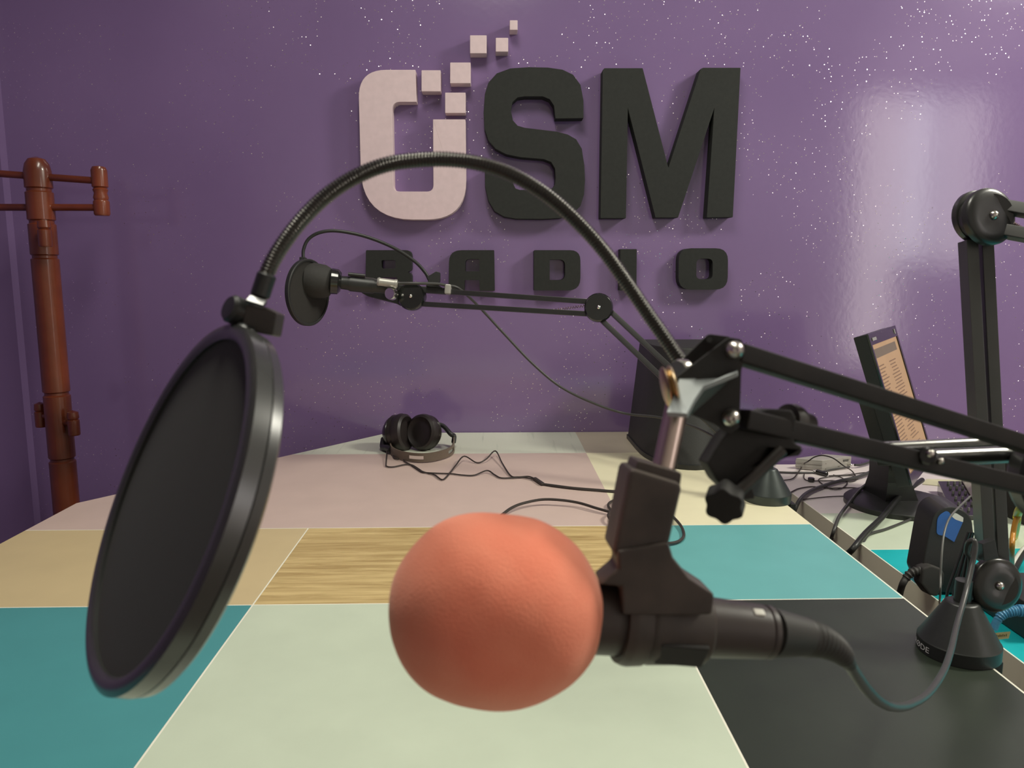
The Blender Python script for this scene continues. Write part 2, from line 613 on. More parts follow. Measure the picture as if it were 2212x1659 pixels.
s_uv = [(1240, 565), (1240, 480), (1226, 405), (1190, 356), (1140, 332), (1070, 322), (980, 320), (890, 326), (825, 350), (785, 395), (768, 450), (762, 540), (766, 615), (785, 672), (820, 712), (870, 738), (940, 752), (1050, 761), (1085, 775), (1103, 805), (1106, 850), (1103, 880), (1092, 898), (1070, 906), (935, 907), (915, 900), (905, 880), (902, 805), (768, 805), (769, 890), (785, 960), (815, 1010), (860, 1036), (920, 1046), (1050, 1047), (1130, 1042), (1190, 1020), (1225, 985), (1242, 930), (1247, 860), (1244, 790), (1232, 710), (1205, 665), (1165, 642), (1110, 628), (960, 610), (925, 600), (903, 575), (893, 530), (900, 488), (925, 466), (960, 461), (1045, 461), (1078, 475), (1098, 505), (1105, 567)]
letter('sign_letter', s_uv, sign_black, 'large black letter S between the pink O and the M', 'letter', G)
m_uv = [(1340, 325), (1523, 325), (1645, 800), (1798, 330), (1812, 323), (1991, 323), (1954, 1038), (1828, 1040), (1864, 520), (1692, 1040), (1583, 1040), (1452, 520), (1443, 1043), (1320, 1043), (1331, 335)]
letter('sign_letter', m_uv, sign_black, 'large black letter M at the right of the sign', 'letter', G)
G2 = 'small letters under the big sign letters'
letter('sign_letter', rounded([(200, 1195), (418, 1195), (418, 1290), (400, 1300), (418, 1312), (420, 1388), (352, 1388), (350, 1325), (270, 1325), (268, 1388), (198, 1388)], [6, 30, 20, 0, 15, 4, 4, 10, 0, 4, 4]), sign_black,
       'small black letter R, behind the far microphone', 'letter', G2, .035, [rounded([(274, 1243), (342, 1243), (342, 1283), (274, 1283)], 8)])
letter('sign_letter', rounded([(597, 1195), (813, 1195), (816, 1390), (744, 1390), (742, 1338), (672, 1338), (670, 1390), (595, 1390)], [60, 4, 4, 4, 0, 0, 4, 4]), sign_black,
       'small black letter A with a flat squared top', 'letter', G2, .035, [rounded([(675, 1238), (742, 1238), (742, 1296), (675, 1296)], [20, 3, 3, 3])])
letter('sign_letter', rounded([(1003, 1195), (1225, 1195), (1225, 1388), (1003, 1388)], [6, 50, 60, 6]), sign_black,
       'small black letter D in the middle of the lower word', 'letter', G2, .035, [rounded([(1078, 1240), (1152, 1240), (1152, 1338), (1078, 1338)], [3, 28, 28, 3])])
letter('sign_letter', [(1415, 1190), (1495, 1190), (1493, 1388), (1412, 1388)], sign_black, 'small black letter I, crossed by the gooseneck', 'letter', G2, .035)
letter('sign_letter', rounded([(1695, 1186), (1931, 1186), (1928, 1384), (1693, 1384)], 60), sign_black,
       'small black rounded letter O ending the lower word', 'letter', G2, .035, [rounded([(1780, 1236), (1858, 1236), (1856, 1334), (1778, 1334)], 24)])

# ------------------------------------------------------------------ coat rack
def rack_wood():
    m = mat('red_brown_polished_wood', srgb(104, 48, 26), .28, var=.35, scale=9, coat=.3)
    return m
RW = rack_wood()
RWD = mat('dark_wood_groove', srgb(52, 24, 14), .4, var=.2)
RY = 1.93
top = W(78, 338, RY)
rk = thing('coat_rack', 'reddish-brown turned wooden coat rack standing against the purple wall', 'coat rack', (top.x, RY, 0))
def rz(py):
    return W(90, py, RY).z
R = .031
prof = [(0, 0), (0, R * 1.15), (.05, R * 1.15), (.06, R)]
grooves = sorted([rz(p) for p in (411, 480, 555, 850, 992)])
for g in grooves:
    prof += [(g - .006, R), (g - .003, R * .88), (g + .003, R * .88), (g + .006, R)]
prof += [(top.z - .035, R * .98), (top.z - .018, R * .86), (top.z - .006, R * .6), (top.z, 0)]
bm = B()
lathe(bm, (top.x, RY, 0), (0, 0, 1), prof, 32)
obj('post', bm, RW, rk)
bm = B()
for k in range(4):
    a = math.pi / 4 + k * math.pi / 2
    bar(bm, (top.x, RY, .03), (top.x + .17 * math.cos(a), RY + .17 * math.sin(a), .015), .035, .03, bev=.004)
obj('foot', bm, RW, rk)
for z in (rz(380), rz(448)):
    bm = B()
    tilt = -.012 if z > rz(420) else .0
    cyl(bm, (top.x - .19, RY, z - tilt), (top.x + .155, RY, z + tilt), .0085, 14)
    obj('rail', bm, RWD if False else RW, rk)
for sgn in (-1, 1):
    xk = top.x + (.147 if sgn > 0 else -.185)
    z0, z1 = rz(466), rz(357)
    L = z1 - z0
    bm = B()
    r = .0185
    lathe(bm, (xk, RY, z0), (0, 0, 1), [(0, 0), (0, r * .85), (.004, r), (L * .28, r), (L * .31, r * .85), (L * .36, r * .95), (L * .45, r * .8), (L * .52, r * .95), (L * .55, r * .8), (L * .58, r), (L * .9, r), (L * .97, r * .8), (L, 0)], 20)
    obj('end_knob', bm, RW, rk)
def peg(px, py0, py1, dy, r):
    a = W(px, py1, RY - dy)
    z0, z1 = a.z, W(px, py0, RY - dy).z
    bm = B()
    L = z1 - z0
    lathe(bm, (a.x, RY - dy, z0), (0, 0, 1), [(0, 0), (0, r * .9), (.003, r), (L * .6, r), (L * .63, r * .8), (L * .7, r), (L * .92, r * .9), (L, 0)], 18)
    cyl(bm, (a.x, RY - dy, z0 + L * .45), (top.x, RY, z0 + L * .45), .008, 12)
    obj('peg', bm, RW, rk)
peg(99, 473, 533, .055, .0150)
peg(161, 886, 940, .035, .0140)
peg(90, 868, 922, -.02, .0140)

# ------------------------------------------------------------------ far microphone arm
def disc(bm, c, axis, r, th, mi=0, dome=.25):
    """domed knob disc, its front towards axis"""
    lathe(bm, Vector(c) - Vector(axis).normalized() * th / 2, axis, [(0, 0), (0, r * .9), (th * .15, r), (th * .6, r), (th * .8, r * .95), (th * .95, r * .82), (th, r * .6), (th * .96, r * .3), (th * .94, 0)], 40, mi)
def screw(bm, c, axis, r, mi=0):
    lathe(bm, c, axis, [(-r * .5, 0), (-r * .5, r), (r * .15, r), (r * .55, r * .75), (r * .75, r * .35), (r * .8, 0)], 18, mi)

fb = T(1657, 1080)
fb = Vector((fb.x, fb.y, TZ))
DB = depth(fb)
fa = thing('microphone_stand', 'black double-bar desk stand at the far right table edge, reaching left', 'microphone stand', fb)
bm = B()
r0 = .0455
lathe(bm, fb, (0, 0, 1), [(0, 0), (0, r0), (.0165, r0), (.018, r0 * .985), (.064, r0 * .38), (.066, r0 * .3), (.066, 0)], 48)
bs = obj('base', bm, mat('charcoal_satin_metal', (.055, .066, .063), .34, .5), fa)
bm = B()
cyl(bm, fb + Vector((0, 0, .064)), fb + Vector((0, 0, .125)), .0085, 20)
obj('stem', bm, black_plastic, fa)
bm = B()
box(bm, (xr + .016, fb.y, TZ - .029), .012, .05, .056, bev=.002)
box(bm, (xr - .008, fb.y, TZ - .050), .06, .05, .012, bev=.002)
obj('table_clamp', bm, black_plastic, fa)
kn = C(1628, 994, DB)
el = C(1293, 665, 1.66)
en = C(890, 641, 1.74)
ax = (VIEW * 1 + Vector((-.10, 0, .0))).normalized()
bm = B()
disc(bm, kn, ax, PX(31, DB), .03)
disc(bm, kn - ax * .0, -ax, PX(31, DB), .03)
bar(bm, kn, fb + Vector((0, 0, .115)), .016, .02, bev=.002)
k1 = obj('lower_pivot', bm, black_gloss, fa)
bm = B(); screw(bm, kn + ax * .015, ax, .005); obj('screw', bm, chrome, k1)
bm = B()
disc(bm, el, ax, PX(31, 1.66), .028); disc(bm, el, -ax, PX(31, 1.66), .028)
k2 = obj('elbow_pivot', bm, black_gloss, fa)
bm = B(); screw(bm, el + ax * .014, ax, .0048); obj('screw', bm, chrome, k2)
bm = B()
disc(bm, en, ax, PX(30, 1.74), .028); disc(bm, en, -ax, PX(30, 1.74), .028)
k3 = obj('head_pivot', bm, black_gloss, fa)
bm = B(); screw(bm, en + ax * .014, ax, .0048); obj('screw', bm, chrome, k3)
def dbl(parent, a1, b1, a2, b2, m, w=.011, h=.011):
    for a, b in ((a1, b1), (a2, b2)):
        bm = B()
        bar(bm, a, b, w, h, up=VIEW, bev=.0012)
        obj('arm_tube', bm, m, parent)
dbl(fa, C(1318, 672, 1.66), C(1650, 985, DB), C(1296, 688, 1.66), C(1628, 1006, DB), black_paint)
dbl(fa, C(960, 630, 1.735), C(1290, 653, 1.66), C(900, 656, 1.74), C(1285, 679, 1.66), black_paint)
bm = B()
for i in range(1):
    pth = []
    a, b = C(1180, 672, 1.69), C(1288, 657, 1.665)
    n = 160
    x, y, z = basis(b - a)
    for k in range(n + 1):
        t = k / n
        pth.append(a.lerp(b, t) + (x * math.cos(t * 2 * math.pi * 20) + y * math.sin(t * 2 * math.pi * 20)) * .0025)
    tube(bm, pth, .0007, 5)
obj('spring', bm, rosy_steel, fa)
bm = B()
plate(bm, [(800, 600), (860, 608), (905, 615), (900, 640), (900, 668), (880, 668), (855, 655), (795, 640), (780, 632)], 1.745, .02, bev=.002)
bar(bm, C(860, 622, 1.74), C(970, 630, 1.735), .014, .018, up=VIEW, bev=.002)
obj('head_bracket', bm, black_plastic, fa)
bm = B()
bar(bm, C(961, 625, 1.73), C(975, 626, 1.73), .022, .026, up=VIEW, bev=.003)
obj('cable_clip', bm, silver_paint, fa, label='grey cable clip on the arm')

# far microphone
mc = C(690, 612, 1.70)
fm = thing('microphone', 'black microphone with a silver plug, in front of the small letter R', 'microphone', C(760, 612, 1.71))
dirm = (C(830, 622, 1.72) - C(668, 605, 1.69)).normalized()
bm = B()
q = PX(1, 1.7)
lathe(bm, C(650, 603, 1.69), dirm, [(0, 0), (2 * q, 20 * q), (8 * q, 33 * q), (25 * q, 38 * q), (50 * q, 36 * q), (62 * q, 30 * q), (66 * q, 24 * q), (66 * q, 0)], 36)
obj('windscreen', bm, black_matte, fm)
bm = B()
lathe(bm, C(712, 607, 1.69), dirm, [(0, 0), (0, 22 * q), (4 * q, 28 * q), (18 * q, 27 * q), (24 * q, 20 * q), (26 * q, 0)], 32)
obj('head_ring', bm, black_gloss, fm)
bm = B()
lathe(bm, C(735, 610, 1.7), dirm, [(0, 0), (0, 14 * q), (18 * q, 15 * q), (22 * q, 17 * q), (70 * q, 17 * q), (74 * q, 15 * q), (100 * q, 14 * q), (100 * q, 0)], 28)
obj('body', bm, black_plastic, fm)
bm = B()
lathe(bm, C(752, 592, 1.69), dirm, [(0, 0), (0, 4 * q), (36 * q, 4 * q), (36 * q, 0)], 12)
obj('shock_mount_bar', bm, black_plastic, fm)
bm = B()
dpl = (C(858, 612, 1.70) - C(814, 606, 1.695)).normalized()
pl0 = C(815, 608, 1.695)
lathe(bm, pl0, dpl, [(0, 0), (0, 8 * q), (4 * q, 9.5 * q), (6 * q, 8.5 * q), (36 * q, 9 * q), (38 * q, 10 * q), (42 * q, 10 * q), (44 * q, 6 * q), (44 * q, 0)], 24)
obj('plug', bm, silver_paint, fm, label='silver cable plug')
bm = B()
lathe(bm, C(846, 635, 1.70), (VIEW + RIGHT * -.3), [(-.01, 0), (-.01, 9 * q), (-.006, 13 * q), (.004, 13 * q), (.010, 12 * q), (.011, 9 * q), (.009, 0)], 24)
obj('clamp_nut', bm, chrome, fm, label='chrome clamp nut')
bm = B()
pts = [C(857, 612, 1.70), C(900, 612, 1.70), C(945, 613, 1.715), C(966, 617, 1.722), C(985, 620, 1.73), C(1005, 634, 1.75), C(1040, 668, 1.80), C(1090, 722, 1.83), C(1150, 785, 1.85), C(1210, 835, 1.86), C(1280, 870, 1.86), C(1350, 893, 1.85), C(1425, 902, 1.78), C(1500, 922, 1.68), C(1560, 955, 1.58), C(1610, 1000, 1.52)]
tube(bm, spline(pts, 10), .0032, 10)
obj('cable', bm, cord_grey, fm)

# far pop filter
fp = thing('pop_filter', 'small black pop filter on a thin gooseneck in front of the far microphone', 'pop filter', C(664, 632, 1.68))
def pop_disc(parent, c, n, up, R, th, lip, m_rim, m_mesh, seg=72):
    x, y, z = basis(n, up)
    bm = B()
    prof = [(th / 2, R - lip), (th / 2 + lip * .12, R - lip * .75), (th / 2 + lip * .12, R - lip * .3), (th / 2 - lip * .15, R), (-th / 2 + lip * .15, R), (-th / 2 - lip * .12, R - lip * .3), (-th / 2 - lip * .12, R - lip * .75), (-th / 2, R - lip), (th / 2, R - lip)]
    lathe(bm, c, n, prof, seg, 0, up)
    obj('rim', bm, m_rim, parent)
    bm = B()
    lathe(bm, c, n, [(-th * .3, 0), (-th * .3, R - lip * .9), (th * .3, R - lip * .9), (th * .3, 0)], seg, 0, up)
    obj('mesh_screen', bm, m_mesh, parent)
nf = (VIEW * -.0 + (-RIGHT * .90) * -1 * .8 + VIEW * .55 + UPV * .05)
nf = (RIGHT * .90 + VIEW * .36 - UPV * .06).normalized()
def mesh_fabric():
    m = bpy.data.materials.new('black_nylon_mesh')
    m.use_nodes = True
    nt = m.node_tree; N, L = nt.nodes, nt.links
    b = N['Principled BSDF']
    tc = N.new('ShaderNodeTexCoord')
    v = N.new('ShaderNodeTexVoronoi'); v.inputs['Scale'].default_value = 1600
    L.new(tc.outputs['Object'], v.inputs['Vector'])
    r = N.new('ShaderNodeValToRGB')
    r.color_ramp.elements[0].color = (.008, .007, .006, 1); r.color_ramp.elements[1].color = (.016, .014, .011, 1)
    L.new(v.outputs['Distance'], r.inputs['Fac']); L.new(r.outputs['Color'], b.inputs['Base Color'])
    b.inputs['Roughness'].default_value = .85
    b.inputs['Sheen Weight'].default_value = .05
    return m
MESH = mesh_fabric()
cpf = C(665, 632, 1.685)
pop_disc(fp, cpf, nf, UPV, PX(72, 1.685), .010, .006, black_plastic, MESH)
bm = B()
pts = [C(655, 560, 1.685), C(656, 538, 1.685), C(667, 516, 1.685), C(692, 502, 1.685), C(730, 499, 1.69), C(790, 511, 1.70), C(850, 535, 1.71), C(895, 564, 1.72), C(918, 588, 1.725), C(928, 606, 1.73)]
tube(bm, spline(pts, 14), .0038, 10)
obj('gooseneck', bm, black_plastic, fp)
bm = B()
bar(bm, C(655, 556, 1.685), C(654, 572, 1.685), .014, .012, up=VIEW, bev=.0015)
obj('neck_block', bm, black_plastic, fp)
bm = B()
plate(bm, [(922, 598), (942, 586), (950, 588), (950, 605), (946, 615), (956, 622), (920, 618), (925, 606)], 1.72, .018, bev=.001)
obj('clamp', bm, black_plastic, fp)

# ------------------------------------------------------------------ near right microphone arm
nb = T(2069, 1407)
nb = Vector((nb.x, nb.y, TZ))
DN = depth(nb)
na = thing('microphone_stand', 'tall black desk stand at the right edge, white lettering on its cone base', 'microphone stand', nb)
def PXN(px, py, dd=0): return C(px, py, DN + dd)
bm = B()
r0 = PX(80, DN)
hb, hc = .016, .062
lathe(bm, nb, (0, 0, 1), [(0, 0), (0, r0), (.001, r0 * 1.01), (hb, r0 * 1.01), (hb + .0015, r0 * .98), (hc, r0 * .42), (hc + .002, r0 * .34), (hc + .002, 0)], 64)
nbase = obj('base', bm, mat('dark_satin_plastic', (.026, .029, .026), .4, bump=.04, scale=200), na)
bm = B()
bandr = r0 * 1.013
lathe(bm, nb + Vector((0, 0, .001)), (0, 0, 1), [(0, r0), (0, bandr), (hb - .0015, bandr), (hb - .0015, r0)], 64)
nband = obj('label_band', bm, black_plastic, na)
def text_bm(body, size, align='CENTER'):
    cu = bpy.data.curves.new('tmp', 'FONT')
    cu.body = body; cu.size = size; cu.align_x = align; cu.resolution_u = 3
    o = bpy.data.objects.new('tmp', cu)
    COL.objects.link(o)
    dg = bpy.context.evaluated_depsgraph_get()
    dg.update()
    me = bpy.data.meshes.new_from_object(o.evaluated_get(dg))
    bm = B(); bm.from_mesh(me)
    bpy.data.objects.remove(o); bpy.data.curves.remove(cu); bpy.data.meshes.remove(me)
    return bm
white_print = mat('white_print', (.75, .75, .72), .5)
bm = text_bm('RØDE', .0098)
bmesh.ops.subdivide_edges(bm, edges=[e for e in bm.edges if e.calc_length() > .003], cuts=2)
toC = (CAM - nb); a0 = math.atan2(toC.y, toC.x) - math.radians(60)
for v in bm.verts:
    a = a0 + v.co.x * 1.25 / bandr
    v.co = nb + Vector((math.cos(a) * (bandr + .0004), math.sin(a) * (bandr + .0004), .0045 + v.co.y))
o_t = obj('lettering', bm, white_print, nband)
bm = B()
cyl(bm, nb + Vector((0, 0, hc)), nb + Vector((0, 0, hc + .028)), .0095, 20)
bar(bm, nb + Vector((.000, .004, hc + .012)), C(2150, 1258, DN), .018, .020, bev=.002)
obj('stem', bm, black_plastic, na)
bm = B()
box(bm, (xr + .016, nb.y, TZ - .029), .012, .05, .056, bev=.002)
box(bm, (xr - .008, nb.y, TZ - .050), .06, .05, .012, bev=.002)
obj('table_clamp', bm, black_plastic, na)
kl = PXN(2151, 1263, -.01)
axn = (VIEW + RIGHT * .10).normalized()
bm = B()
disc(bm, kl, axn, PX(58, DN), .014); disc(bm, C(2136, 1262, DN + .022), -axn, PX(52, DN), .014)
cyl(bm, C(2136, 1262, DN + .022), kl, PX(42, DN), 28)
k1 = obj('lower_pivot', bm, mat('gloss_dark_plastic', (.02, .02, .017), .25, coat=.1), na)
bm = B(); screw(bm, kl + axn * .0068, axn, .0052); obj('screw', bm, steel, k1)
ke = C(2137, 468, DN - .035)
bm = B()
axe = (VIEW + RIGHT * .22 + UPV * .05).normalized()
disc(bm, ke, axe, PX(62, DN - .03), .014)
disc(bm, C(2107, 470, DN), -axe, PX(57, DN), .014)
cyl(bm, C(2107, 470, DN), ke, PX(47, DN), 28)
k2 = obj('elbow_pivot', bm, black_paint, na)
bm = B(); screw(bm, ke + axe * .0068, axe, .0055); obj('screw', bm, steel, k2)
for (x0, x1, xx0, xx1, dd) in ((2080, 2101, 2119, 2140, .028), (2118, 2139, 2151, 2175, .016)):
    bm = B()
    a = C((x0 + x1) / 2, 520, DN - .006); b = C((xx0 + xx1) / 2, 1215, DN + .010)
    bar(bm, a, b, PX(23, DN), dd, up=(VIEW - RIGHT * .20), bev=.0008)
    obj('arm_tube', bm, pole_paint, na)
for (a, b) in (((2170, 447), (2420, 492)), ((2160, 498), (2420, 545))):
    bm = B()
    bar(bm, C(*a, DN - .03), C(*b, DN - .10), .014, .014, up=VIEW, bev=.0012)
    obj('arm_tube', bm, pole_paint, na)
bm = B()
disc(bm, C(2425, 520, DN - .085), axe, .034, .014); disc(bm, C(2425, 520, DN - .115), -axe, .034, .014)
obj('head_pivot', bm, black_paint, na)
bm = B()
a, b = C(2186, 482, DN - .03), C(2320, 560, DN - .06)
x, y, z = basis(b - a)
pth = []
for k in range(321):
    t = k / 320
    pth.append(a.lerp(b, t) + (x * math.cos(t * 2 * math.pi * 40) + y * math.sin(t * 2 * math.pi * 40)) * .0022)
tube(bm, pth, .0008, 5)
obj('spring', bm, rosy_steel, na)
bm = B()
plate(bm, [(2122, 1175), (2150, 1165), (2158, 1205), (2126, 1212)], DN - .03, .012, bev=.001)
obj('cable_hook', bm, black_plastic, na)

# ------------------------------------------------------------------ speaker
spk = T(1470, 1016)
so = thing('speaker', 'black desktop speaker with a rounded front at the back of the table', 'speaker', (spk.x, spk.y + .1, TZ))
xl, xrr = T(1373, 969).x, T(1373, 969).x + .195
yfr = T(1470, 1016).y
yk = T(1373, 969).y
n = 18
def ring(z, sh, w, yback, k=1.0):
    pts = []
    xc = (xl + xrr) / 2
    for i in range(n + 1):
        t = i / n
        a = math.pi * t
        xx = xc + sh - math.cos(a) * w / 2
        yy = yk - (yk - yfr) * (math.sin(a) ** .75) * k
        pts.append(Vector((xx, yy, z)))
    pts.append(Vector((xc + sh + w / 2, yback, z)))
    pts.append(Vector((xc + sh - w / 2, yback, z)))
    return pts
ztop = W(1400, 742, yk).z
bm = B()
prism(bm, ring(TZ + .001, 0, xrr - xl, 2.05), ring(ztop, .026, (xrr - xl) - .004, 2.05, .55), 0, .004)
body = obj('cabinet', bm, mat('black_speaker_cloth', (.022, .023, .021), .6, bump=.15, scale=500), so)
bm = B()
prism(bm, ring(TZ, 0, (xrr - xl) + .004, 2.052, 1.01), ring(TZ + .012, 0, (xrr - xl) + .004, 2.052, 1.01), 0, .001)
obj('foot_rim', bm, black_plastic, so)
bm = B()
for i in range(5):
    p = T(1404, 989)
    a = C(1404 + i * 3.2, 946 + i * 1.0, depth(Vector((xl + .02, yk - .02, .8))) - .035)
    box(bm, a, .0016, .003, .005 if i in (0, 3) else .0038)
obj('badge', bm, chrome, body)

# ------------------------------------------------------------------ headphones
HZ = TZ
hp = T(905, 990)
ho = thing('headphones', 'black over-ear headphones with a grey-brown slotted headband lying on the table', 'headphones', hp)
hd = depth(T(900, 975))
def hpix(n): return n * hd / F
# headband: flat strip standing on its edge, bowed towards the viewer
bl = T(852, 988); br_ = T(979, 975)
ctr = (bl + br_) / 2
pts2 = [T(843, 975), T(848, 986), T(868, 995), T(900, 1000), T(930, 999), T(960, 992), T(977, 983), T(981, 972), T(978, 962)]
sp = spline(pts2, 8)
bandh = [.022 + .012 * (0 if i < len(sp) * .72 else (i / len(sp) - .72) / .28) for i in range(len(sp))]
bm = B()
rowsf = []
for i, p in enumerate(sp):
    t = (sp[min(i + 1, len(sp) - 1)] - sp[max(i - 1, 0)]).normalized()
    nrm = t.cross(Vector((0, 0, 1)))
    lift = .002
    rows = []
    for zz in (0, .30, .70, 1):
        rows.append((p + nrm * .0016 + Vector((0, 0, lift + bandh[i] * zz)), p - nrm * .0016 + Vector((0, 0, lift + bandh[i] * zz))))
    rowsf.append(rows)
vf = [[(bm.verts.new(a), bm.verts.new(b)) for a, b in r] for r in rowsf]
slots = set(range(20, 28)) | set(range(43, 50))
for i in range(len(vf) - 1):
    for j in range(3):
        if j == 1 and i in slots:
            for s_, e_ in ((0, 1),):
                pass
            bm.faces.new([vf[i][1][0], vf[i][1][1], vf[i + 1][1][1], vf[i + 1][1][0]])
            bm.faces.new([vf[i][2][0], vf[i][2][1], vf[i + 1][2][1], vf[i + 1][2][0]])
            if i - 1 not in slots:
                bm.faces.new([vf[i][1][0], vf[i][2][0], vf[i][2][1], vf[i][1][1]])
            if i + 1 not in slots:
                bm.faces.new([vf[i + 1][1][0], vf[i + 1][2][0], vf[i + 1][2][1], vf[i + 1][1][1]])
            continue
        bm.faces.new([vf[i][j][0], vf[i + 1][j][0], vf[i + 1][j + 1][0], vf[i][j + 1][0]])
        bm.faces.new([vf[i][j][1], vf[i][j + 1][1], vf[i + 1][j + 1][1], vf[i + 1][j][1]])
    bm.faces.new([vf[i][0][0], vf[i][0][1], vf[i + 1][0][1], vf[i + 1][0][0]])
    bm.faces.new([vf[i][3][0], vf[i + 1][3][0], vf[i + 1][3][1], vf[i][3][1]])
for i in (0, len(vf) - 1):
    for j in range(3):
        bm.faces.new([vf[i][j][0], vf[i][j][1], vf[i][j + 1][1], vf[i][j + 1][0]])
obj('headband', bm, mat('grey_brown_band', srgb(104, 92, 80), .5), ho, label='grey-brown slotted headband')
def cup(px, py, n, R, d, th):
    c = C(px, py, d)
    n = n.normalized()
    bm = B()
    lathe(bm, c, n, [(th * .5, 0), (th * .5, R * .45), (th * .46, R * .52), (th * .48, R * .66), (th * .62, R * .82), (th * .52, R * .95), (th * .25, R), (th * .05, R * .96), (th * .05, 0)], 40)
    pad = obj('ear_pad', bm, mat('dark_leatherette', (.022, .017, .016), .45), ho)
    bm = B()
    lathe(bm, c, n, [(th * .02, 0), (th * .02, R * .92), (-th * .2, R * .96), (-th * .3, R * .86), (-th * .34, R * .88), (-th * .5, R * .8), (-th * .75, R * .55), (-th * .8, 0)], 40)
    h = obj('ear_cup', bm, mat('dark_brown_gloss_plastic', (.022, .018, .016), .25), ho)
    return c, n
zc = lambda px, py: None
cup(919, 934, VIEW * .80 - RIGHT * .50 + UPV * .10, hpix(40), hd + .02, .040)
cup(861, 934, VIEW * .35 + RIGHT * .90 + UPV * .08, hpix(41), hd + .02, .044)
bm = B()
tube(bm, spline([C(940, 916, hd + .045), C(957, 920, hd + .04), C(974, 938, hd + .02), T(981, 966) + Vector((0, 0, .03)), T(980, 968) + Vector((0, 0, .015))], 8), .006, 10)
obj('hinge_arm', bm, black_plastic, ho)
bm = B()
tube(bm, spline([C(830, 948, hd + .03), C(828, 966, hd + .01), T(838, 978) + Vector((0, 0, .012)), T(846, 982) + Vector((0, 0, .012))], 8), .009, 10)
obj('hinge_arm', bm, black_plastic, ho)
def onT(pts, lift=.0028):
    return [T(p[0], p[1]) + Vector((0, 0, lift if len(p) < 3 else p[2])) for p in pts]
bm = B()
tube(bm, spline([C(837, 966, hd)] + onT([(834, 1004, .004), (836, 1010), (850, 1011), (875, 1006), (890, 1007), (905, 1016), (915, 1022), (938, 1028), (956, 1039, .003), (972, 1024), (985, 1010, .006), (1003, 996, .012), (1030, 1002), (1050, 999, .008), (1070, 986, .014), (1085, 1006, .006), (1103, 1030), (1120, 1033), (1142, 1032), (1157, 1039, .004)]), 6), .0017, 8)
tube(bm, spline([C(848, 975, hd)] + onT([(850, 990, .004), (860, 994), (868, 988, .006), (873, 998), (890, 1008), (905, 1018), (916, 1023), (945, 1025), (975, 1026), (1000, 1029), (1025, 1029), (1052, 1022, .006), (1068, 1028), (1082, 1035), (1105, 1035), (1130, 1034), (1157, 1040, .004)]), 6), .0017, 8)
tube(bm, spline(onT([(1170, 1048), (1200, 1052), (1240, 1057), (1290, 1061), (1330, 1064), (1365, 1062), (1400, 1058), (1425, 1066), (1430, 1080)]), 6), .0026, 8)
tube(bm, spline(onT([(1172, 1049), (1205, 1054), (1260, 1060), (1340, 1066)]), 6), .0016, 8)
# coiled slack beside the microphone clip
coil = spline(onT([(1352, 1120, .004), (1335, 1114, .004), (1320, 1106, .004), (1314, 1095, .005), (1328, 1087, .006), (1360, 1085, .008), (1420, 1100, .008), (1462, 1132, .006), (1477, 1157, .004), (1466, 1174, .004), (1430, 1179, .005), (1380, 1164, .007), (1334, 1143, .009), (1314, 1127, .010), (1324, 1115, .011), (1360, 1110, .012), (1420, 1118, .010)]), 8)
tube(bm, coil, .0026, 8)
tube(bm, spline(onT([(1060, 1132), (1085, 1116, .004), (1105, 1106, .008), (1130, 1098, .01), (1170, 1092, .012), (1210, 1093, .012), (1250, 1097, .010), (1290, 1107, .008), (1330, 1116, .006), (1360, 1122, .005)]), 6), .0028, 8)
cord = obj('cord', bm, cord_brown, ho)
bm = B()
bar(bm, T(1154, 1037) + Vector((0, 0, .004)), T(1173, 1050) + Vector((0, 0, .004)), .009, .006, bev=.002)
obj('cord_joint', bm, cord_brown, cord)

# ------------------------------------------------------------------ monitor on the side desk
A_ = C(1871, 723, 1.645); B_ = C(1967, 1050, 1.657); Cf = C(1930, 704, 1.88)
D_ = B_ + (Cf - A_)
mcen = TD(1940, 1092)
mo = thing('monitor', 'black computer monitor seen almost edge-on, showing a beige text page', 'monitor', mcen)
wv = (Cf - A_); hv = (B_ - A_)
nrm = wv.cross(hv).normalized()
if nrm.dot(Vector((1, 0, 0))) < 0: nrm = -nrm
th = .027
bm = B()
fr = [A_, Cf, D_, B_]
prism(bm, fr, [p - nrm * th for p in fr], 0, .002)
hous = obj('housing', bm, black_plastic, mo)
def q(u, v, e=0): return A_ + wv * u + hv * v + nrm * e
bm = B()
for (u0, u1, v0, v1) in ((0.0, 1, -.001, .075), (0, 1, .93, 1.0), (0, .035, .075, .93), (.955, 1, .075, .93)):
    f = [q(u0, v0, .004), q(u1, v0, .004), q(u1, v1, .004), q(u0, v1, .004)]
    prism(bm, f, [p - nrm * .004 for p in f])
obj('bezel', bm, black_gloss, mo)
scr = [mat('screen_page', srgb(214, 170, 124), .5, emit=.62, var=.06, scale=9), mat('screen_toolbar', srgb(150, 128, 104), .5, emit=.5, var=.04), mat('screen_text', srgb(168, 128, 92), .5, emit=.5), mat('screen_red_line', srgb(205, 100, 70), .5, emit=.5)]
for m_ in scr:
    m_.node_tree.nodes['Principled BSDF'].inputs['Base Color'].default_value = (.02, .02, .02, 1)
    for l in list(m_.node_tree.links):
        if l.to_socket.name == 'Base Color': m_.node_tree.links.remove(l)
bm = B()
def qd(u0, u1, v0, v1, e, mi):
    f = bm.faces.new([bm.verts.new(q(u0, v0, e)), bm.verts.new(q(u1, v0, e)), bm.verts.new(q(u1, v1, e)), bm.verts.new(q(u0, v1, e))])
    f.material_index = mi
qd(.035, .955, .075, .93, .001, 0)
qd(.035, .86, .105, .165, .0013, 1)
random.seed(3)
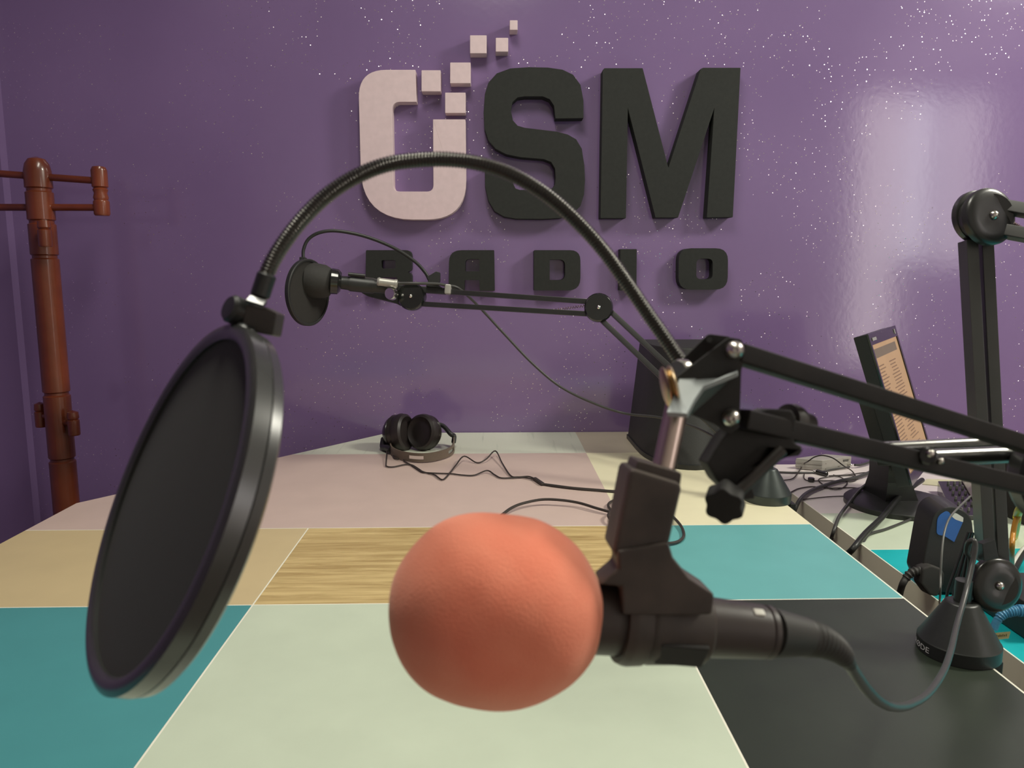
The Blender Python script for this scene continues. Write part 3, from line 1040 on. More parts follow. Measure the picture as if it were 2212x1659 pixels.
for i in range(30):
    v0 = .215 + i * .0225
    red = i in (12, 13)
    off = .25 * (i / 30)
    qd(.08, .08 + random.uniform(.16, .26), v0, v0 + .008, .0013, 3 if red else 2)
    if i % 2 == 0 or i < 24:
        qd(.40 + .1 * random.random(), .66 + .12 * random.random(), v0, v0 + .008, .0013, 2)
obj('screen', bm, scr, mo, recalc=False)
bm = B()
for (u0, u1) in ((.07, .20),):
    f = [q(u0, .03, .0055), q(u1, .03, .0055), q(u1, .05, .0055), q(u0, .05, .0055)]
    prism(bm, f, [p - nrm * .001 for p in f])
obj('badge', bm, silver_paint, mo)
bm = B()
f = [q(.88, .02, .0055), q(.91, .02, .0055), q(.91, .055, .0055), q(.88, .055, .0055)]
prism(bm, f, [p - nrm * .001 for p in f])
obj('corner_mark', bm, silver_paint, mo)
# rear hump and stand
bm = B()
hp_ = [q(.02, .34), q(.7, .34), q(.7, .86), q(.02, .86)]
prism(bm, [p - nrm * th for p in hp_], [(p - nrm * (th + .030)).lerp(q(.4, .58) - nrm * (th + .030), .04) for p in hp_], 0, .004)
obj('rear_hump', bm, black_plastic, mo)
bc = Vector((mcen.x, mcen.y, ZD))
rb = PX(109, depth(mcen))
bm = B()
lathe(bm, bc, (0, 0, 1), [(0, 0), (0, rb), (.011, rb), (.014, rb * .97), (.018, rb * .8), (.022, rb * .4), (.023, 0)], 56)
obj('stand_base', bm, black_plastic, mo)
bm = B()
t1 = q(.35, .74) - nrm * (th + .012)
t2 = Vector((bc.x - .01, bc.y + .02, ZD + .015))
dp = Vector((0, 1, 0))
def sec(c, wx, wy): return [c + Vector((-wx, -wy, 0)), c + Vector((wx, -wy, 0)), c + Vector((wx, wy, 0)), c + Vector((-wx, wy, 0))]
low = sec(t2, .040, .055); mid = sec(t2.lerp(t1, .35), .028, .045); hi = sec(t1, .022, .045)
prism(bm, low, mid, 0); prism(bm, mid, hi, 0)
obj('stand_neck', bm, black_plastic, mo)

# ------------------------------------------------------------------ silver box on the side desk
b0 = TD(1775, 1019); b1 = TD(1718, 1013.5); b2 = TD(1838, 1009.5)
e1 = (b1 - b0); e2 = (b2 - b0)
e1 = e1.normalized() * .10 if e1.length > .10 else e1
e2n = e2
H_ = Vector((0, 0, .030))
sb = thing('audio_box', 'small silver metal box with a dark label near the back edge of the side desk', 'electronic box', (b0.x, b0.y + .05, ZD))
bm = B()
pl = [b0, b0 + e2n, b0 + e2n + e1, b0 + e1]
pl = [p + Vector((0, 0, .002)) for p in pl]
prism(bm, pl, [p + H_ for p in pl], 0, .0015)
# grooves as raised fins on the left side
for zz in (.010, .020):
    bar(bm, pl[0] + Vector((0, 0, zz)) + e2n.normalized() * -.0008, pl[3] + Vector((0, 0, zz)) + e2n.normalized() * -.0008, .0015, .006)
obj('case', bm, mat('silver_box_paint', (.44, .42, .38), .42, .2), sb)
bm = B()
nn = e2n.normalized()
outn = Vector((nn.y, -nn.x, 0))
c_ = pl[0] + e2n * .80 + Vector((0, 0, .021)) + outn * .0008
bar(bm, c_ - nn * .010, c_ + nn * .010, .0012, .005, up=(0, 0, 1))
obj('label_strip', bm, mat('grey_print', (.10, .10, .09), .6), sb)
for u, z_ in ((.12, .020), (.12, .005), (.93, .024), (.55, .007), (.60, .007)):
    bm = B()
    lathe(bm, pl[0] + e2n * u + Vector((0, 0, z_)) , outn, [(0, 0), (0, .0016), (.001, .0014), (.001, 0)], 10)
    obj('screw', bm, chrome, sb)
bm = B()
cpos = pl[0] + e2n * .9 + Vector((0, 0, .008))
cyl(bm, cpos, cpos + outn * .012, .004, 14, bev=.001)
obj('connector', bm, chrome, sb)

# ------------------------------------------------------------------ loose cables on the side desk
def cable(label, pts, r, m=None, name='cable', cat='cable', group=None, n=8):
    bm = B()
    tube(bm, spline(pts, n), r * 1.15, 10)
    return obj(name, bm, m or cord_grey, None, label, cat, group)
def dT(p, lift=.004): return TD(p[0], p[1]) + Vector((0, 0, p[2] if len(p) > 2 else lift))
GC = 'cables lying on the side desk'
gapz = lambda px, py, z: TD(px, py, z)
cable('thick dark cable from the monitor into the gap beside the far cone base',
      [dT((1935, 1015, .03))] + [dT(p, .008) for p in ((1902, 1022, .016), (1855, 1036), (1812, 1046), (1782, 1055), (1748, 1069), (1728, 1086, .008))] + [TD(1716, 1104, .642), TD(1712, 1118, .60), TD(1709, 1130, .56)], .0042, group=GC)
cable('dark cable from the left of the monitor base bending into the gap',
      [dT((1890, 1064, .035)), dT((1874, 1069, .03)), dT((1852, 1081, .022)), dT((1830, 1103, .014)), dT((1812, 1126, .010)), TD(1800, 1150, .646), TD(1795, 1166, .612), TD(1791, 1180, .56)], .0034, group=GC)
cable('thickest black cable crossing in front of the round monitor base into the gap',
      [dT((1990, 1062, .03)), dT((1970, 1078, .032)), dT((1938, 1103, .030)), dT((1905, 1132, .016)), dT((1870, 1161, .010)), TD(1842, 1186, .650), TD(1828, 1200, .612), TD(1820, 1214, .56)], .0055, black_plastic, group=GC)
cable('thin cable leaving the monitor base rim towards the gap',
      [dT((2040, 1098, .012)), dT((2010, 1110, .010)), dT((1960, 1128)), dT((1915, 1146)), dT((1878, 1158)), TD(1862, 1178, .650), TD(1856, 1192, .612), TD(1852, 1206, .56)], .0022, group=GC)
cable('long dark lead from the silver box to the right, passing behind the monitor',
      [dT((1846, 1012, .010)), dT((1860, 1010, .008)), dT((1885, 1003, .01)), dT((1905, 996, .014)), dT((1930, 985, .02))], .0030, group=GC)
cable('dark lead along the front of the silver box towards the far arm base',
      [dT((1680, 1023)), dT((1710, 1024)), dT((1745, 1024)), dT((1770, 1023)), dT((1800, 1017)), dT((1835, 1013, .006))], .0024, group=GC)
cable('thin wire arching over the silver box',
      [dT((1690, 1041)), dT((1712, 1037)), dT((1725, 1024, .006)), dT((1735, 1012, .012))] + [C(1745, 997, 1.99), C(1760, 987, 1.99), C(1778, 984, 1.99), C(1800, 990, 1.99), C(1822, 1006, 1.99)] + [dT((1840, 1022, .006)), dT((1852, 1038))], .0014, cord_brown, group=GC)
cable('thin tangled wire looping in front of the silver box',
      [dT(p, .003) for p in ((1737, 1026), (1737, 1036), (1748, 1041), (1775, 1041), (1815, 1041), (1836, 1043), (1850, 1038), (1840, 1030), (1805, 1031), (1775, 1035), (1768, 1040), (1775, 1047), (1790, 1057), (1806, 1060), (1822, 1055), (1830, 1043), (1815, 1033), (1800, 1028))], .0012, cord_brown, group=GC)
cable('thin wire curving across the pinkish desk corner towards the monitor base',
      [dT(p, .003) for p in ((1706, 1067), (1725, 1058), (1750, 1054), (1770, 1055), (1795, 1057), (1840, 1056), (1862, 1059))], .0014, cord_brown, group=GC)
cable('thin wire running from the gap straight to the round monitor base',
      [dT(p, .003) for p in ((1733, 1082), (1765, 1078), (1800, 1075), (1840, 1074))], .0012, cord_brown, group=GC)
cable('wire bending from the tangle to the left flank of the monitor base',
      [dT(p, .003) for p in ((1790, 1030), (1830, 1028), (1870, 1023), (1885, 1028), (1895, 1037))], .0013, cord_brown, group=GC)
cp = thing('audio_connector', 'short black in-line plug lying among the wires by the silver box', 'plug', dT((1778, 1027), 0))
bm = B()
cyl(bm, dT((1764, 1024, .007)), dT((1786, 1030, .007)), .0065, 14, bev=.001)
obj('plug_body', bm, black_gloss, cp)
bm = B()
cyl(bm, dT((1757, 1023, .007)), dT((1764, 1024, .007)), .004, 12)
obj('plug_collar', bm, chrome, cp)
bm = B()
lathe(bm, TD(1752, 1041), (0, 0, 1), [(0, 0), (0, .0075), (.004, .0085), (.010, .0085), (.0115, .007), (.0115, 0)], 20)
obj('earpiece', bm, black_gloss, None, 'small round black earpiece lying on the pinkish desk', 'earpiece')

# ------------------------------------------------------------------ paper, mixer, adapter and other gear at the right
bm = B()
pp = [TD(1992, 1047), TD(2001, 1036), TD(2160, 1040), TD(2160, 1062)]
pp = [p + Vector((0, 0, .0006)) for p in pp]
prism(bm, pp, [p + Vector((0, 0, .0012)) for p in pp])
obj('paper_sheet', bm, mat('pale_paper', srgb(206, 202, 170), .8), None, 'pale sheet of paper lying behind the mixer on the side desk', 'paper')

mx0 = TD(2056, 1122); 
mxr = thing('audio_mixer', 'black audio mixer with small knobs and a silver side, behind the tall arm', 'mixer', mx0)
ma, mb_, mcn, md = TD(2058, 1124), TD(2024, 1064), TD(2100, 1064), TD(2150, 1124)
bm = B()
h1, h2 = .012, .030
lowp = [p + Vector((0, 0, .001)) for p in (ma, md, mcn, mb_)]
hip = [ma + Vector((0, 0, h1)), md + Vector((0, 0, h1)), mcn + Vector((0, 0, h2)), mb_ + Vector((0, 0, h2))]
prism(bm, lowp, hip, 0, .0015)
obj('case', bm, black_gloss, mxr)
bm = B()
for u in (.25, .42, .58):
    for v in (.12, .28, .44, .60, .76, .9):
        p = hip[0].lerp(hip[1], u).lerp(hip[3].lerp(hip[2], u), v)
        lathe(bm, p, (0, 0, 1), [(-.001, 0), (-.001, .0032), (.005, .0028), (.007, .0022), (.007, 0)], 10)
obj('knob', bm, mat('grey_knob', (.16, .16, .15), .3), mxr, kind='stuff')
bm = B()
sl = [hip[0].lerp(hip[1], .66), hip[0].lerp(hip[1], .98), hip[3].lerp(hip[2], .98), hip[3].lerp(hip[2], .66)]
prism(bm, [p + Vector((0, 0, .004)) for p in sl], [p + Vector((0, 0, .0005)) for p in sl], 0, .001)
obj('side_panel', bm, mat('dull_silver', (.30, .28, .22), .35, .6), mxr, label='dull silver side panel')
bm = B()
a = hip[3].lerp(hip[2], .72) + Vector((0, 0, .006)); b = a + RIGHT * .016
cyl(bm, a, b, .006, 16, bev=.001)
obj('jack_plug', bm, chrome, mxr)

# adapter with blue label: upright arch-ended block
ad_d = 1.05
ad = TD(2040, 1285)
adb = Vector((max(ad.x, xd + .035), ad.y + .03, ZD))
dd = depth(adb)
ado = thing('power_adapter', 'upright black power adapter with a blue and white sticker on the side desk edge', 'power adapter', adb)
prof_px = rounded([(1988, 1262), (2006, 1160), (2018, 1118), (2060, 1106), (2098, 1128), (2105, 1190), (2085, 1300), (2000, 1292)], [6, 10, 26, 26, 20, 10, 6, 6])
fr = [C(x, y, dd - .03) for x, y in prof_px]
mz = min(p.z for p in fr)
fr = [p + Vector((0, 0, ZD + .001 - mz)) if mz < ZD else p for p in fr]
bk = [p + Vector((.012, .07, 0)) for p in fr]
bm = B()
prism(bm, fr, bk, 0, .003)
obj('case', bm, black_plastic, ado)
bl_ = rounded([(2022, 1170), (2024, 1130), (2046, 1117), (2056, 1132), (2080, 1140), (2060, 1186), (2038, 1172)], [10, 16, 8, 4, 2, 2, 6])
off = (ZD + .001 - mz) if mz < ZD else 0
bm = B()
f = [C(x, y, dd - .0312) + Vector((0, 0, off)) for x, y in bl_]
prism(bm, f, [p - VIEW * .001 for p in f])
obj('sticker', bm, mat('blue_sticker', srgb(52, 104, 178), .45, var=.08), ado, label='blue sticker')
bm = B()
f = [C(x, y, dd - .0313) + Vector((0, 0, off)) for x, y in rounded([(2052, 1128), (2062, 1122), (2080, 1133), (2079, 1143), (2062, 1137)], [3, 6, 2, 2, 4])]
prism(bm, f, [p - VIEW * .001 for p in f])
obj('sticker_corner', bm, mat('white_sticker', (.8, .8, .74), .5), ado, label='white corner of the sticker')
# power plug
pg = thing('power_plug', 'black moulded power plug with a ribbed neck, pushed into the adapter', 'plug', C(2020, 1265, dd - .06))
dq = dd - .05
bm = B()
plate(bm, [(1993, 1228), (2012, 1221), (2034, 1228), (2042, 1240), (2040, 1262), (2026, 1290), (2008, 1286), (1990, 1262)], dq, .028, bev=.004)
obj('plug_body', bm, rubber, pg)
bm = B()
neck = spline([C(2000, 1240, dq + .012), C(1985, 1234, dq + .012), C(1968, 1238, dq + .012), C(1956, 1250, dq + .012)], 20)
tube(bm, neck, lambda s, t: .0085 * (1 - .25 * t) + .0010 * math.sin(s * 2 * math.pi / .006), 14)
obj('strain_relief', bm, rubber, pg)
bm = B()
tube(bm, spline([C(1957, 1249, dq + .012), C(1949, 1264, dq + .012), TD(1943, 1287, .640), TD(1942, 1310, .595), TD(1945, 1330, .53)], 8), .0056, 12)
obj('cord', bm, rubber, pg)

# hanging thin wires between mixer and gap
GH = 'thin wires hanging at the tall arm'
cable('thin grey wire crossing in front of the blue sticker and dropping into the gap', [C(2096, 1072, 1.34), C(2075, 1092, 1.28), C(2052, 1118, 1.22), C(2040, 1150, 1.19), C(2035, 1190, 1.17), C(2032, 1240, 1.16), C(2031, 1285, 1.16), TD(2028, 1310, .612), TD(2026, 1325, .56)], .0014, mat('grey_wire', (.12, .12, .11), .4), group=GH)
for i, (lb, xs) in enumerate((('dark hanging wire, left one of the bunch beside the tall arm', (2092, 2078, 2062, 2048, 2043, 2040)),
                              ('dark hanging wire, middle one of the bunch beside the tall arm', (2098, 2086, 2074, 2062, 2056, 2052)),
                              ('dark hanging wire, nearest to the stem of the tall arm', (2102, 2092, 2084, 2076, 2070, 2064)))):
    ys = (1150, 1190, 1235, 1275, 1305, 1330)
    cable(lb, [C(x, y, DN + .035 + .004 * i) for x, y in zip(xs, ys)] + [TD(xs[-1] - 4, 1350, .585)], .0016, black_plastic, group=GH)
cable('white wire dropping into the gap left of the cone base', [TD(2040, 1296, .670), TD(2036, 1310, .640), TD(2032, 1325, .60), TD(2030, 1340, .56)], .0022, mat('white_wire', (.7, .7, .64), .4), group=GH)

# yellow lead, white leads, jack, blue cable, switch
DR = DN + .22
cable('yellow cable hanging in a bend at the right edge of the photo', [TD(2192, 1160), C(2196, 1130, DR + .10), C(2198, 1112, DR + .06), C(2206, 1096, DR), C(2225, 1078, DR), C(2260, 1085, DR), C(2290, 1160, DR), TD(2330, 1260, .665)], .0052, mat('yellow_cable', srgb(206, 196, 60), .4))
cable('orange-yellow cable behind the tall arm at the right edge', [TD(2186, 1230, .6625), C(2186, 1190, DR + .05), C(2189, 1150, DR + .05), C(2198, 1118, DR + .05), C(2225, 1090, DR + .05), TD(2300, 1180, .6625)], .0034, mat('ochre_cable', srgb(186, 128, 44), .4))
cable('white cable lying diagonally at the right edge behind the pivot', [TD(2178, 1236, .6615), TD(2192, 1214, .6615), TD(2208, 1190, .6625), TD(2240, 1160, .6625)], .0042, mat('white_wire', (.7, .7, .64), .4))
cable('black cable lying diagonally beside the white one at the right edge', [TD(2192, 1232, .6625), TD(2206, 1206, .6625), TD(2222, 1182, .6625), TD(2250, 1150, .6625)], .0042, black_plastic)
rck = thing('rack_unit', 'tall black equipment case behind the tall arm at the right edge', 'equipment case', TD(2240, 1130))
bm = B()
cx = TD(2240, 1130)
hc_ = W(2240, 985, cx.y - .02).z - ZD
box(bm, (cx.x + .06, cx.y + .06, ZD + hc_ / 2 + .0005), .20, .16, hc_, bev=.004)
rb_ = obj('case', bm, black_matte, rck)
rk_pt = lambda px, py: W(px, py, cx.y - .021)
jk = thing('jack_adapter', 'silver and gold jack adapter in front of the black equipment case', 'jack plug', rk_pt(2182, 1030))
a = rk_pt(2182, 1000); b = rk_pt(2180, 1016)
bm = B(); cyl(bm, a - Vector((0, .01, 0)), b - Vector((0, .01, 0)), PX(7.5, 1.2), 16, r2=PX(6, 1.2)); obj('sleeve', bm, mat('pale_plastic', (.55, .54, .52), .5), jk)
bm = B()
L_ = (rk_pt(2180, 1034) - b).length
lathe(bm, b - Vector((0, .01, 0)), rk_pt(2180, 1034) - b, [(0, 0), (0, PX(6.5, 1.2)), (L_ * .2, PX(6.5, 1.2)), (L_ * .25, PX(5, 1.2)), (L_ * .35, PX(6, 1.2)), (L_, PX(5, 1.2)), (L_, 0)], 16)
obj('tip', bm, mat('gold_plating', (.75, .55, .18), .25, 1), jk, label='gold tip')
bm = B()
lathe(bm, rk_pt(2180, 1034) - Vector((0, .01, 0)), (0, 1, 0), [(-.004, 0), (-.004, .006), (.02, .006), (.02, 0)], 12)
obj('socket', bm, black_plastic, jk)

sw0 = TD(2178, 1425)
swd = thing('network_switch', 'black network box on the near corner of the side desk', 'network switch', (xd + .085, TD(2190, 1400).y + .02, ZD))
p0 = Vector((xd + .085, TD(2190, 1400).y + .02, ZD))
bm = B()
box(bm, p0 + Vector((.05, .06, .029)), .17, .13, .056, bev=.003)
obj('case', bm, black_plastic, swd)
bm = B()
for i in range(4):
    box(bm, p0 + Vector((-.012 + i * .036, -.0055, .030)), .018, .002, .016)
obj('port', bm, black_gloss, swd)
blue = mat('blue_network_cable', srgb(72, 140, 178), .4, var=.12, scale=200)
eb = thing('network_cable', 'blue network cable with a beige paper tag at the lower right edge', 'cable', TD(2140, 1400))
dE = 1.03
bm = B()
path = resample(spline([C(2146, 1360, dE), C(2152, 1345, dE), C(2163, 1330, dE), C(2180, 1322, dE), C(2200, 1319, dE), C(2225, 1320, dE), C(2260, 1330, dE), C(2290, 1380, dE), TD(2310, 1440, .6625)], 12), .0006)
tube(bm, path, lambda s, t: .0048 + (.0020 if .018 < s < .045 else (.0005 if s < .018 else .0030)) * (1 if s > .03 else .6) + (.0006 * math.sin(s * 2 * math.pi / .0035) if .014 < s < .05 else 0), 12)
obj('sheath', bm, blue, eb)
bm = B()
plate(bm, [(2132, 1373), (2141, 1366), (2148, 1360), (2152, 1378), (2142, 1386), (2136, 1384)], dE - .002, .008, bev=.0008)
obj('connector', bm, mat('clear_plastic_plug', (.62, .66, .60), .2), eb)
bm = B()
plate(bm, [(2144, 1368), (2183, 1364.5), (2179, 1379), (2146, 1383)], dE - .004, .0008)
tg = obj('tag', bm, mat('beige_paper_tag', srgb(178, 166, 116), .7), eb, label='beige paper tag')
bm = B()
for i, x in enumerate((2153, 2156.5, 2159.5, 2162.5, 2166, 2169.5, 2173.5)):
    h = 5 if i % 2 == 0 else 4
    plate(bm, [(x, 1376.4 - .09 * (x - 2153) - h), (x + 1.7, 1376.4 - .09 * (x - 2153) - h), (x + 1.3, 1376.4 - .09 * (x - 2153)), (x - .4, 1376.4 - .09 * (x - 2153))], dE - .0043, .0003)
obj('tag_writing', bm, mat('brown_ink', srgb(92, 80, 40), .7), tg)
bm = B()
plate(bm, [(2153, 1388), (2160, 1389), (2157, 1402), (2154, 1414), (2152, 1412)], 1.05, .003, bev=.0005)
obj('cable_tie', bm, mat('white_nylon', (.75, .76, .68), .4), None, 'white tie end sticking up in the gap beside the cone base', 'cable tie')

# ------------------------------------------------------------------ foreground boom arm
boom = thing('boom_arm', 'black scissor boom arm in the foreground, entering from the right and holding the red-foam microphone', 'boom arm', C(1440, 900, .315))
def fb_bar(a, b, wpx, name='arm_tube', m=tube_dark, hh=.010):
    bm = B()
    d = (a[2] + b[2]) / 2
    bar(bm, C(*a), C(*b), hh, PX(wpx, d), up=UPV, bev=.0012)
    return obj(name, bm, m, boom)
fb_bar((1588, 762, .322), (2330, 997, .405), 38)
fb_bar((1600, 905, .322), (2330, 1077, .405), 40)
for a, b, r_ in (((1900, 970, .43), (2420, 944, .48), 15), ((2012, 989, .415), (2480, 968, .47), 18)):
    bm = B()
    cyl(bm, C(*a), C(*b), PX(r_, .44), 24)
    obj('arm_tube', bm, bar_metal, boom)
bm = B()
a, b = C(1986, 984, .362), C(2030, 992, .365)
cyl(bm, C(2005, 985, .385), C(2005, 985, .352), PX(19, .36), 24, bev=.0008)
j = obj('joint', bm, black_paint, boom)
for c_, a_, r_ in ((C(2010, 980, .352), VIEW, 9), (C(2005, 972, .356), (VIEW + UPV).normalized(), 6), (C(2032, 996, .358), VIEW, 7)):
    bm = B()
    screw(bm, c_, a_, PX(r_, .36))
    obj('bolt', bm, steel, j)
# off-frame part of the arm down to its table clamp
bm = B()
E1 = C(2330, 1037, .41)
disc(bm, E1 + VIEW * .01, VIEW, .03, .02); disc(bm, E1 - VIEW * .01, -VIEW, .03, .02)
obj('elbow_pivot', bm, black_paint, boom)
bm = B()
bar(bm, C(2424, 940, .48), C(2474, 972, .472), .012, .02, bev=.001)
bar(bm, C(2440, 950, .477), E1 - VIEW * .012, .010, .012, bev=.001)
obj('link_plate', bm, black_paint, boom)
ft = Vector((E1.x + .13, E1.y + .02, TZ))
for dx in (0, .03):
    bm = B()
    bar(bm, E1 + Vector((dx, 0, 0)), ft + Vector((dx - .015, 0, .06)), .010, .010, bev=.001)
    obj('arm_tube', bm, brownblack, boom)
bm = B()
lathe(bm, ft, (0, 0, 1), [(0, 0), (0, .04), (.015, .04), (.06, .015), (.065, 0)], 32)
obj('base', bm, black_plastic, boom)
# head bracket: two plates joined by a bent flange
bm = B()
plate(bm, rounded([(1461, 815), (1575, 728), (1603, 733), (1612, 765), (1602, 800), (1598, 925), (1575, 937), (1540, 915), (1486, 893), (1472, 870)], 6, 3), .318, .0022, bev=.0004)
hb1 = obj('front_plate', bm, black_matte, boom)
bm = B()
plate(bm, rounded([(1450, 800), (1531, 721), (1578, 727), (1592, 760), (1582, 800), (1572, 900), (1500, 890), (1468, 860)], 6, 3), .345, .0022, bev=.0004)
obj('back_plate', bm, black_matte, boom)
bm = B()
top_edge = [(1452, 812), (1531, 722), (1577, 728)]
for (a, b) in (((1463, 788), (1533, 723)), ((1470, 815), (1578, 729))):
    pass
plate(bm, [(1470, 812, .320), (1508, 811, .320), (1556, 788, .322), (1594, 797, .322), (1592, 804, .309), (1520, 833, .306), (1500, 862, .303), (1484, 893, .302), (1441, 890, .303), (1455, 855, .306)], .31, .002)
obj('flange', bm, lit_grey_plate, boom, label='bent flange, painted pale grey as if lit from above')
bm = B()
for (x, y, dy) in ((1532, 726, 0), (1572, 732, 0)):
    cyl(bm, C(x, y + 8, .3185), C(x, y + 8, .346), .0012, 10)
cyl(bm, C(1580, 900, .316), C(1575, 880, .347), .0035, 14)
cyl(bm, C(1586, 758, .316), C(1576, 752, .347), .0035, 14)
obj('spacer_pin', bm, black_paint, boom)
for (x, y, r) in ((1586, 757, 21), (1578, 903, 20)):
    bm = B()
    rr = PX(r, .312)
    lathe(bm, C(x, y, .3175), VIEW + RIGHT * -.12, [(-.002, 0), (-.002, rr), (.001, rr), (.0028, rr * .9), (.0042, rr * .62), (.005, rr * .3), (.0045, rr * .14), (.003, rr * .12), (.003, 0)], 28)
    obj('screw_head', bm, steel, boom)
# knurled nut and shiny bolt at the mic end of the bracket
bm = B()
ra = PX(46, .312)
axb = (RIGHT * .97 + UPV * .20 + VIEW * .04).normalized()
c_ = C(1447, 835, .313)
lathe(bm, c_ - axb * PX(15, .312), axb, [(0, 0), (0, ra * .7), (PX(3, .31), ra * .92), (PX(7, .31), ra), (PX(11, .31), ra * .9), (PX(14, .31), ra * .78), (PX(17, .31), ra * .92), (PX(21, .31), ra), (PX(26, .31), ra * .9), (PX(29, .31), ra * .6), (PX(29, .31), 0)], 30)
obj('knurled_nut', bm, brass, boom)
bm = B()
lathe(bm, C(1465, 800, .325), (RIGHT * .8 + VIEW * -.6 + UPV * .2), [(0, 0), (0, PX(22, .32)), (PX(10, .32), PX(24, .32)), (PX(26, .32), PX(20, .32)), (PX(26, .32), 0)], 24)
obj('bolt', bm, steel, boom)
bm = B()
cyl(bm, C(1464, 870, .318), C(1430, 1030, .312), PX(25, .315), 28)
obj('stud', bm, rosy_steel, boom, label='rosy metal stud')

# microphone clip (thing that grips the microphone, screwed to the stud)
clip = thing('microphone_clip', 'worn black plastic microphone clip gripping the handle behind the red foam ball', 'microphone clip', C(1420, 1250, .305))
bm = B()
plate(bm, [(1378, 994), (1474, 1022), (1470, 1052), (1368, 1024)], .298, .022, bev=.001)
obj('socket_collar', bm, clip_brown, clip)
bm = B()
plate(bm, [(1361, 1010), (1477, 1046), (1447, 1176), (1436, 1212), (1332, 1212), (1325, 1192)], .294, .030, bev=.0025)
obj('socket', bm, clip_brown, clip)
DM = .300
def M_(px, py): return C(px, py, DM)
maxis = (C(1690, 1368, .318) - C(1067, 1314, .300)).normalized()
mO = C(1067, 1314, .300)
qm = PX(1, .300)
bm = B()
plate(bm, [(1334, 1190), (1445, 1172), (1455, 1205), (1490, 1248), (1545, 1284), (1540, 1330), (1345, 1330), (1340, 1268), (1294, 1264), (1336, 1228)], .2915, .020, bev=.0015)
obj('neck', bm, clip_brown, clip)
bm = B()
def frac(t): return t * qm
prof = [(278, 80), (278, 92), (290, 97), (300, 98), (330, 95), (336, 88), (346, 92), (400, 88), (440, 85), (472, 82), (478, 76), (478, 66)]
lathe(bm, mO, maxis, [(frac(t), frac(r)) for t, r in prof], 40)
obj('grip', bm, clip_brown, clip)
bm = B()
dn = (VIEW * .85 - UPV * .5).normalized()
x, y, z = basis(maxis, dn)
for s_ in (0,):
    pc = mO + maxis * frac(405) + x * frac(84)
    Mx = Matrix((maxis, y, x)).transposed()
    box(bm, pc, frac(110), frac(62), frac(14), Mx, bev=.001)
obj('grip_pad', bm, black_matte, clip)

# foreground microphone
mic = thing('microphone', 'handheld microphone with a big orange-red foam ball in the foreground', 'microphone', mO)
def foam_mat():
    m = bpy.data.materials.new('orange_red_foam')
    m.use_nodes = True
    nt = m.node_tree; N, L = nt.nodes, nt.links
    b = N['Principled BSDF']
    tc = N.new('ShaderNodeTexCoord')
    n = N.new('ShaderNodeTexNoise'); n.inputs['Scale'].default_value = 60; n.inputs['Detail'].default_value = 6
    L.new(tc.outputs['Object'], n.inputs['Vector'])
    r = N.new('ShaderNodeValToRGB')
    r.color_ramp.elements[0].position = .3; r.color_ramp.elements[1].position = .7
    r.color_ramp.elements[0].color = (.88, .235, .140, 1); r.color_ramp.elements[1].color = (.92, .285, .175, 1)
    L.new(n.outputs['Fac'], r.inputs['Fac']); L.new(r.outputs['Color'], b.inputs['Base Color'])
    b.inputs['Roughness'].default_value = .95
    b.inputs['Specular IOR Level'].default_value = .1
    b.inputs['Sheen Weight'].default_value = .6
    b.inputs['Sheen Roughness'].default_value = .6
    b.inputs['Sheen Tint'].default_value = (1, .62, .5, 1)
    v = N.new('ShaderNodeTexVoronoi'); v.inputs['Scale'].default_value = 1100
    L.new(tc.outputs['Object'], v.inputs['Vector'])
    bp = N.new('ShaderNodeBump'); bp.inputs['Strength'].default_value = .25; bp.inputs['Distance'].default_value = .0005
    L.new(v.outputs['Distance'], bp.inputs['Height']); L.new(bp.outputs['Normal'], b.inputs['Normal'])
    return m
prof = [(-225, 0), (-223, 30), (-217, 58), (-205, 90), (-185, 124), (-155, 156), (-120, 179), (-80, 194), (-40, 202), (5, 203), (50, 199), (90, 190), (130, 173), (165, 149), (190, 124), (208, 102), (217, 88), (215, 80), (205, 78)]
# smooth the outline
pv = spline([Vector((a, b, 0)) for a, b in prof], 4)
bm = B()
lathe(bm, mO, maxis, [(frac(p.x), max(0, frac(p.y))) for p in pv], 72)
bm.verts.ensure_lookup_table()
from mathutils import noise
for v in bm.verts:
    d = (v.co - mO)
    v.co += d.normalized() * (noise.noise(v.co * 45) * .0011 + noise.noise(v.co * 160) * .00008)
obj('foam_windscreen', bm, foam_mat(), mic, label='orange-red foam windscreen')
bm = B()
prof = [(150, 0), (150, 74), (215, 80), (300, 77), (420, 70), (540, 64), (618, 60), (624, 57), (628, 60), (640, 59), (642, 0)]
lathe(bm, mO, maxis, [(frac(t), frac(r)) for t, r in prof], 40)
hnd = obj('handle', bm, mat('dark_brown_black_enamel', (.050, .038, .034), .45), mic)
bm = B()
xs_, ys_, zs_ = basis(maxis, (VIEW * .55 + UPV * .83))
Mx = Matrix((maxis, ys_, xs_)).transposed()
box(bm, mO + maxis * frac(590) + xs_ * frac(61), frac(26), frac(18), frac(8), Mx, bev=.0006)
obj('switch', bm, mat('white_plastic', (.85, .83, .74), .4), hnd)
bm = B()
dtail = .30 + .018
st = mO + maxis * frac(636)
bootp = spline([st, C(1745, 1377, .327), C(1785, 1390, .332), C(1815, 1410, .338), C(1836, 1436, .346)], 24)
tube(bm, bootp, lambda s, t: frac(58) * (1 - t) ** .9 * .72 + frac(16) + (.0004 * math.sin(s * 2 * math.pi / .003) if .35 < t < .85 else 0), 24)
obj('cable_boot', bm, rubber, mic)
bm = B()
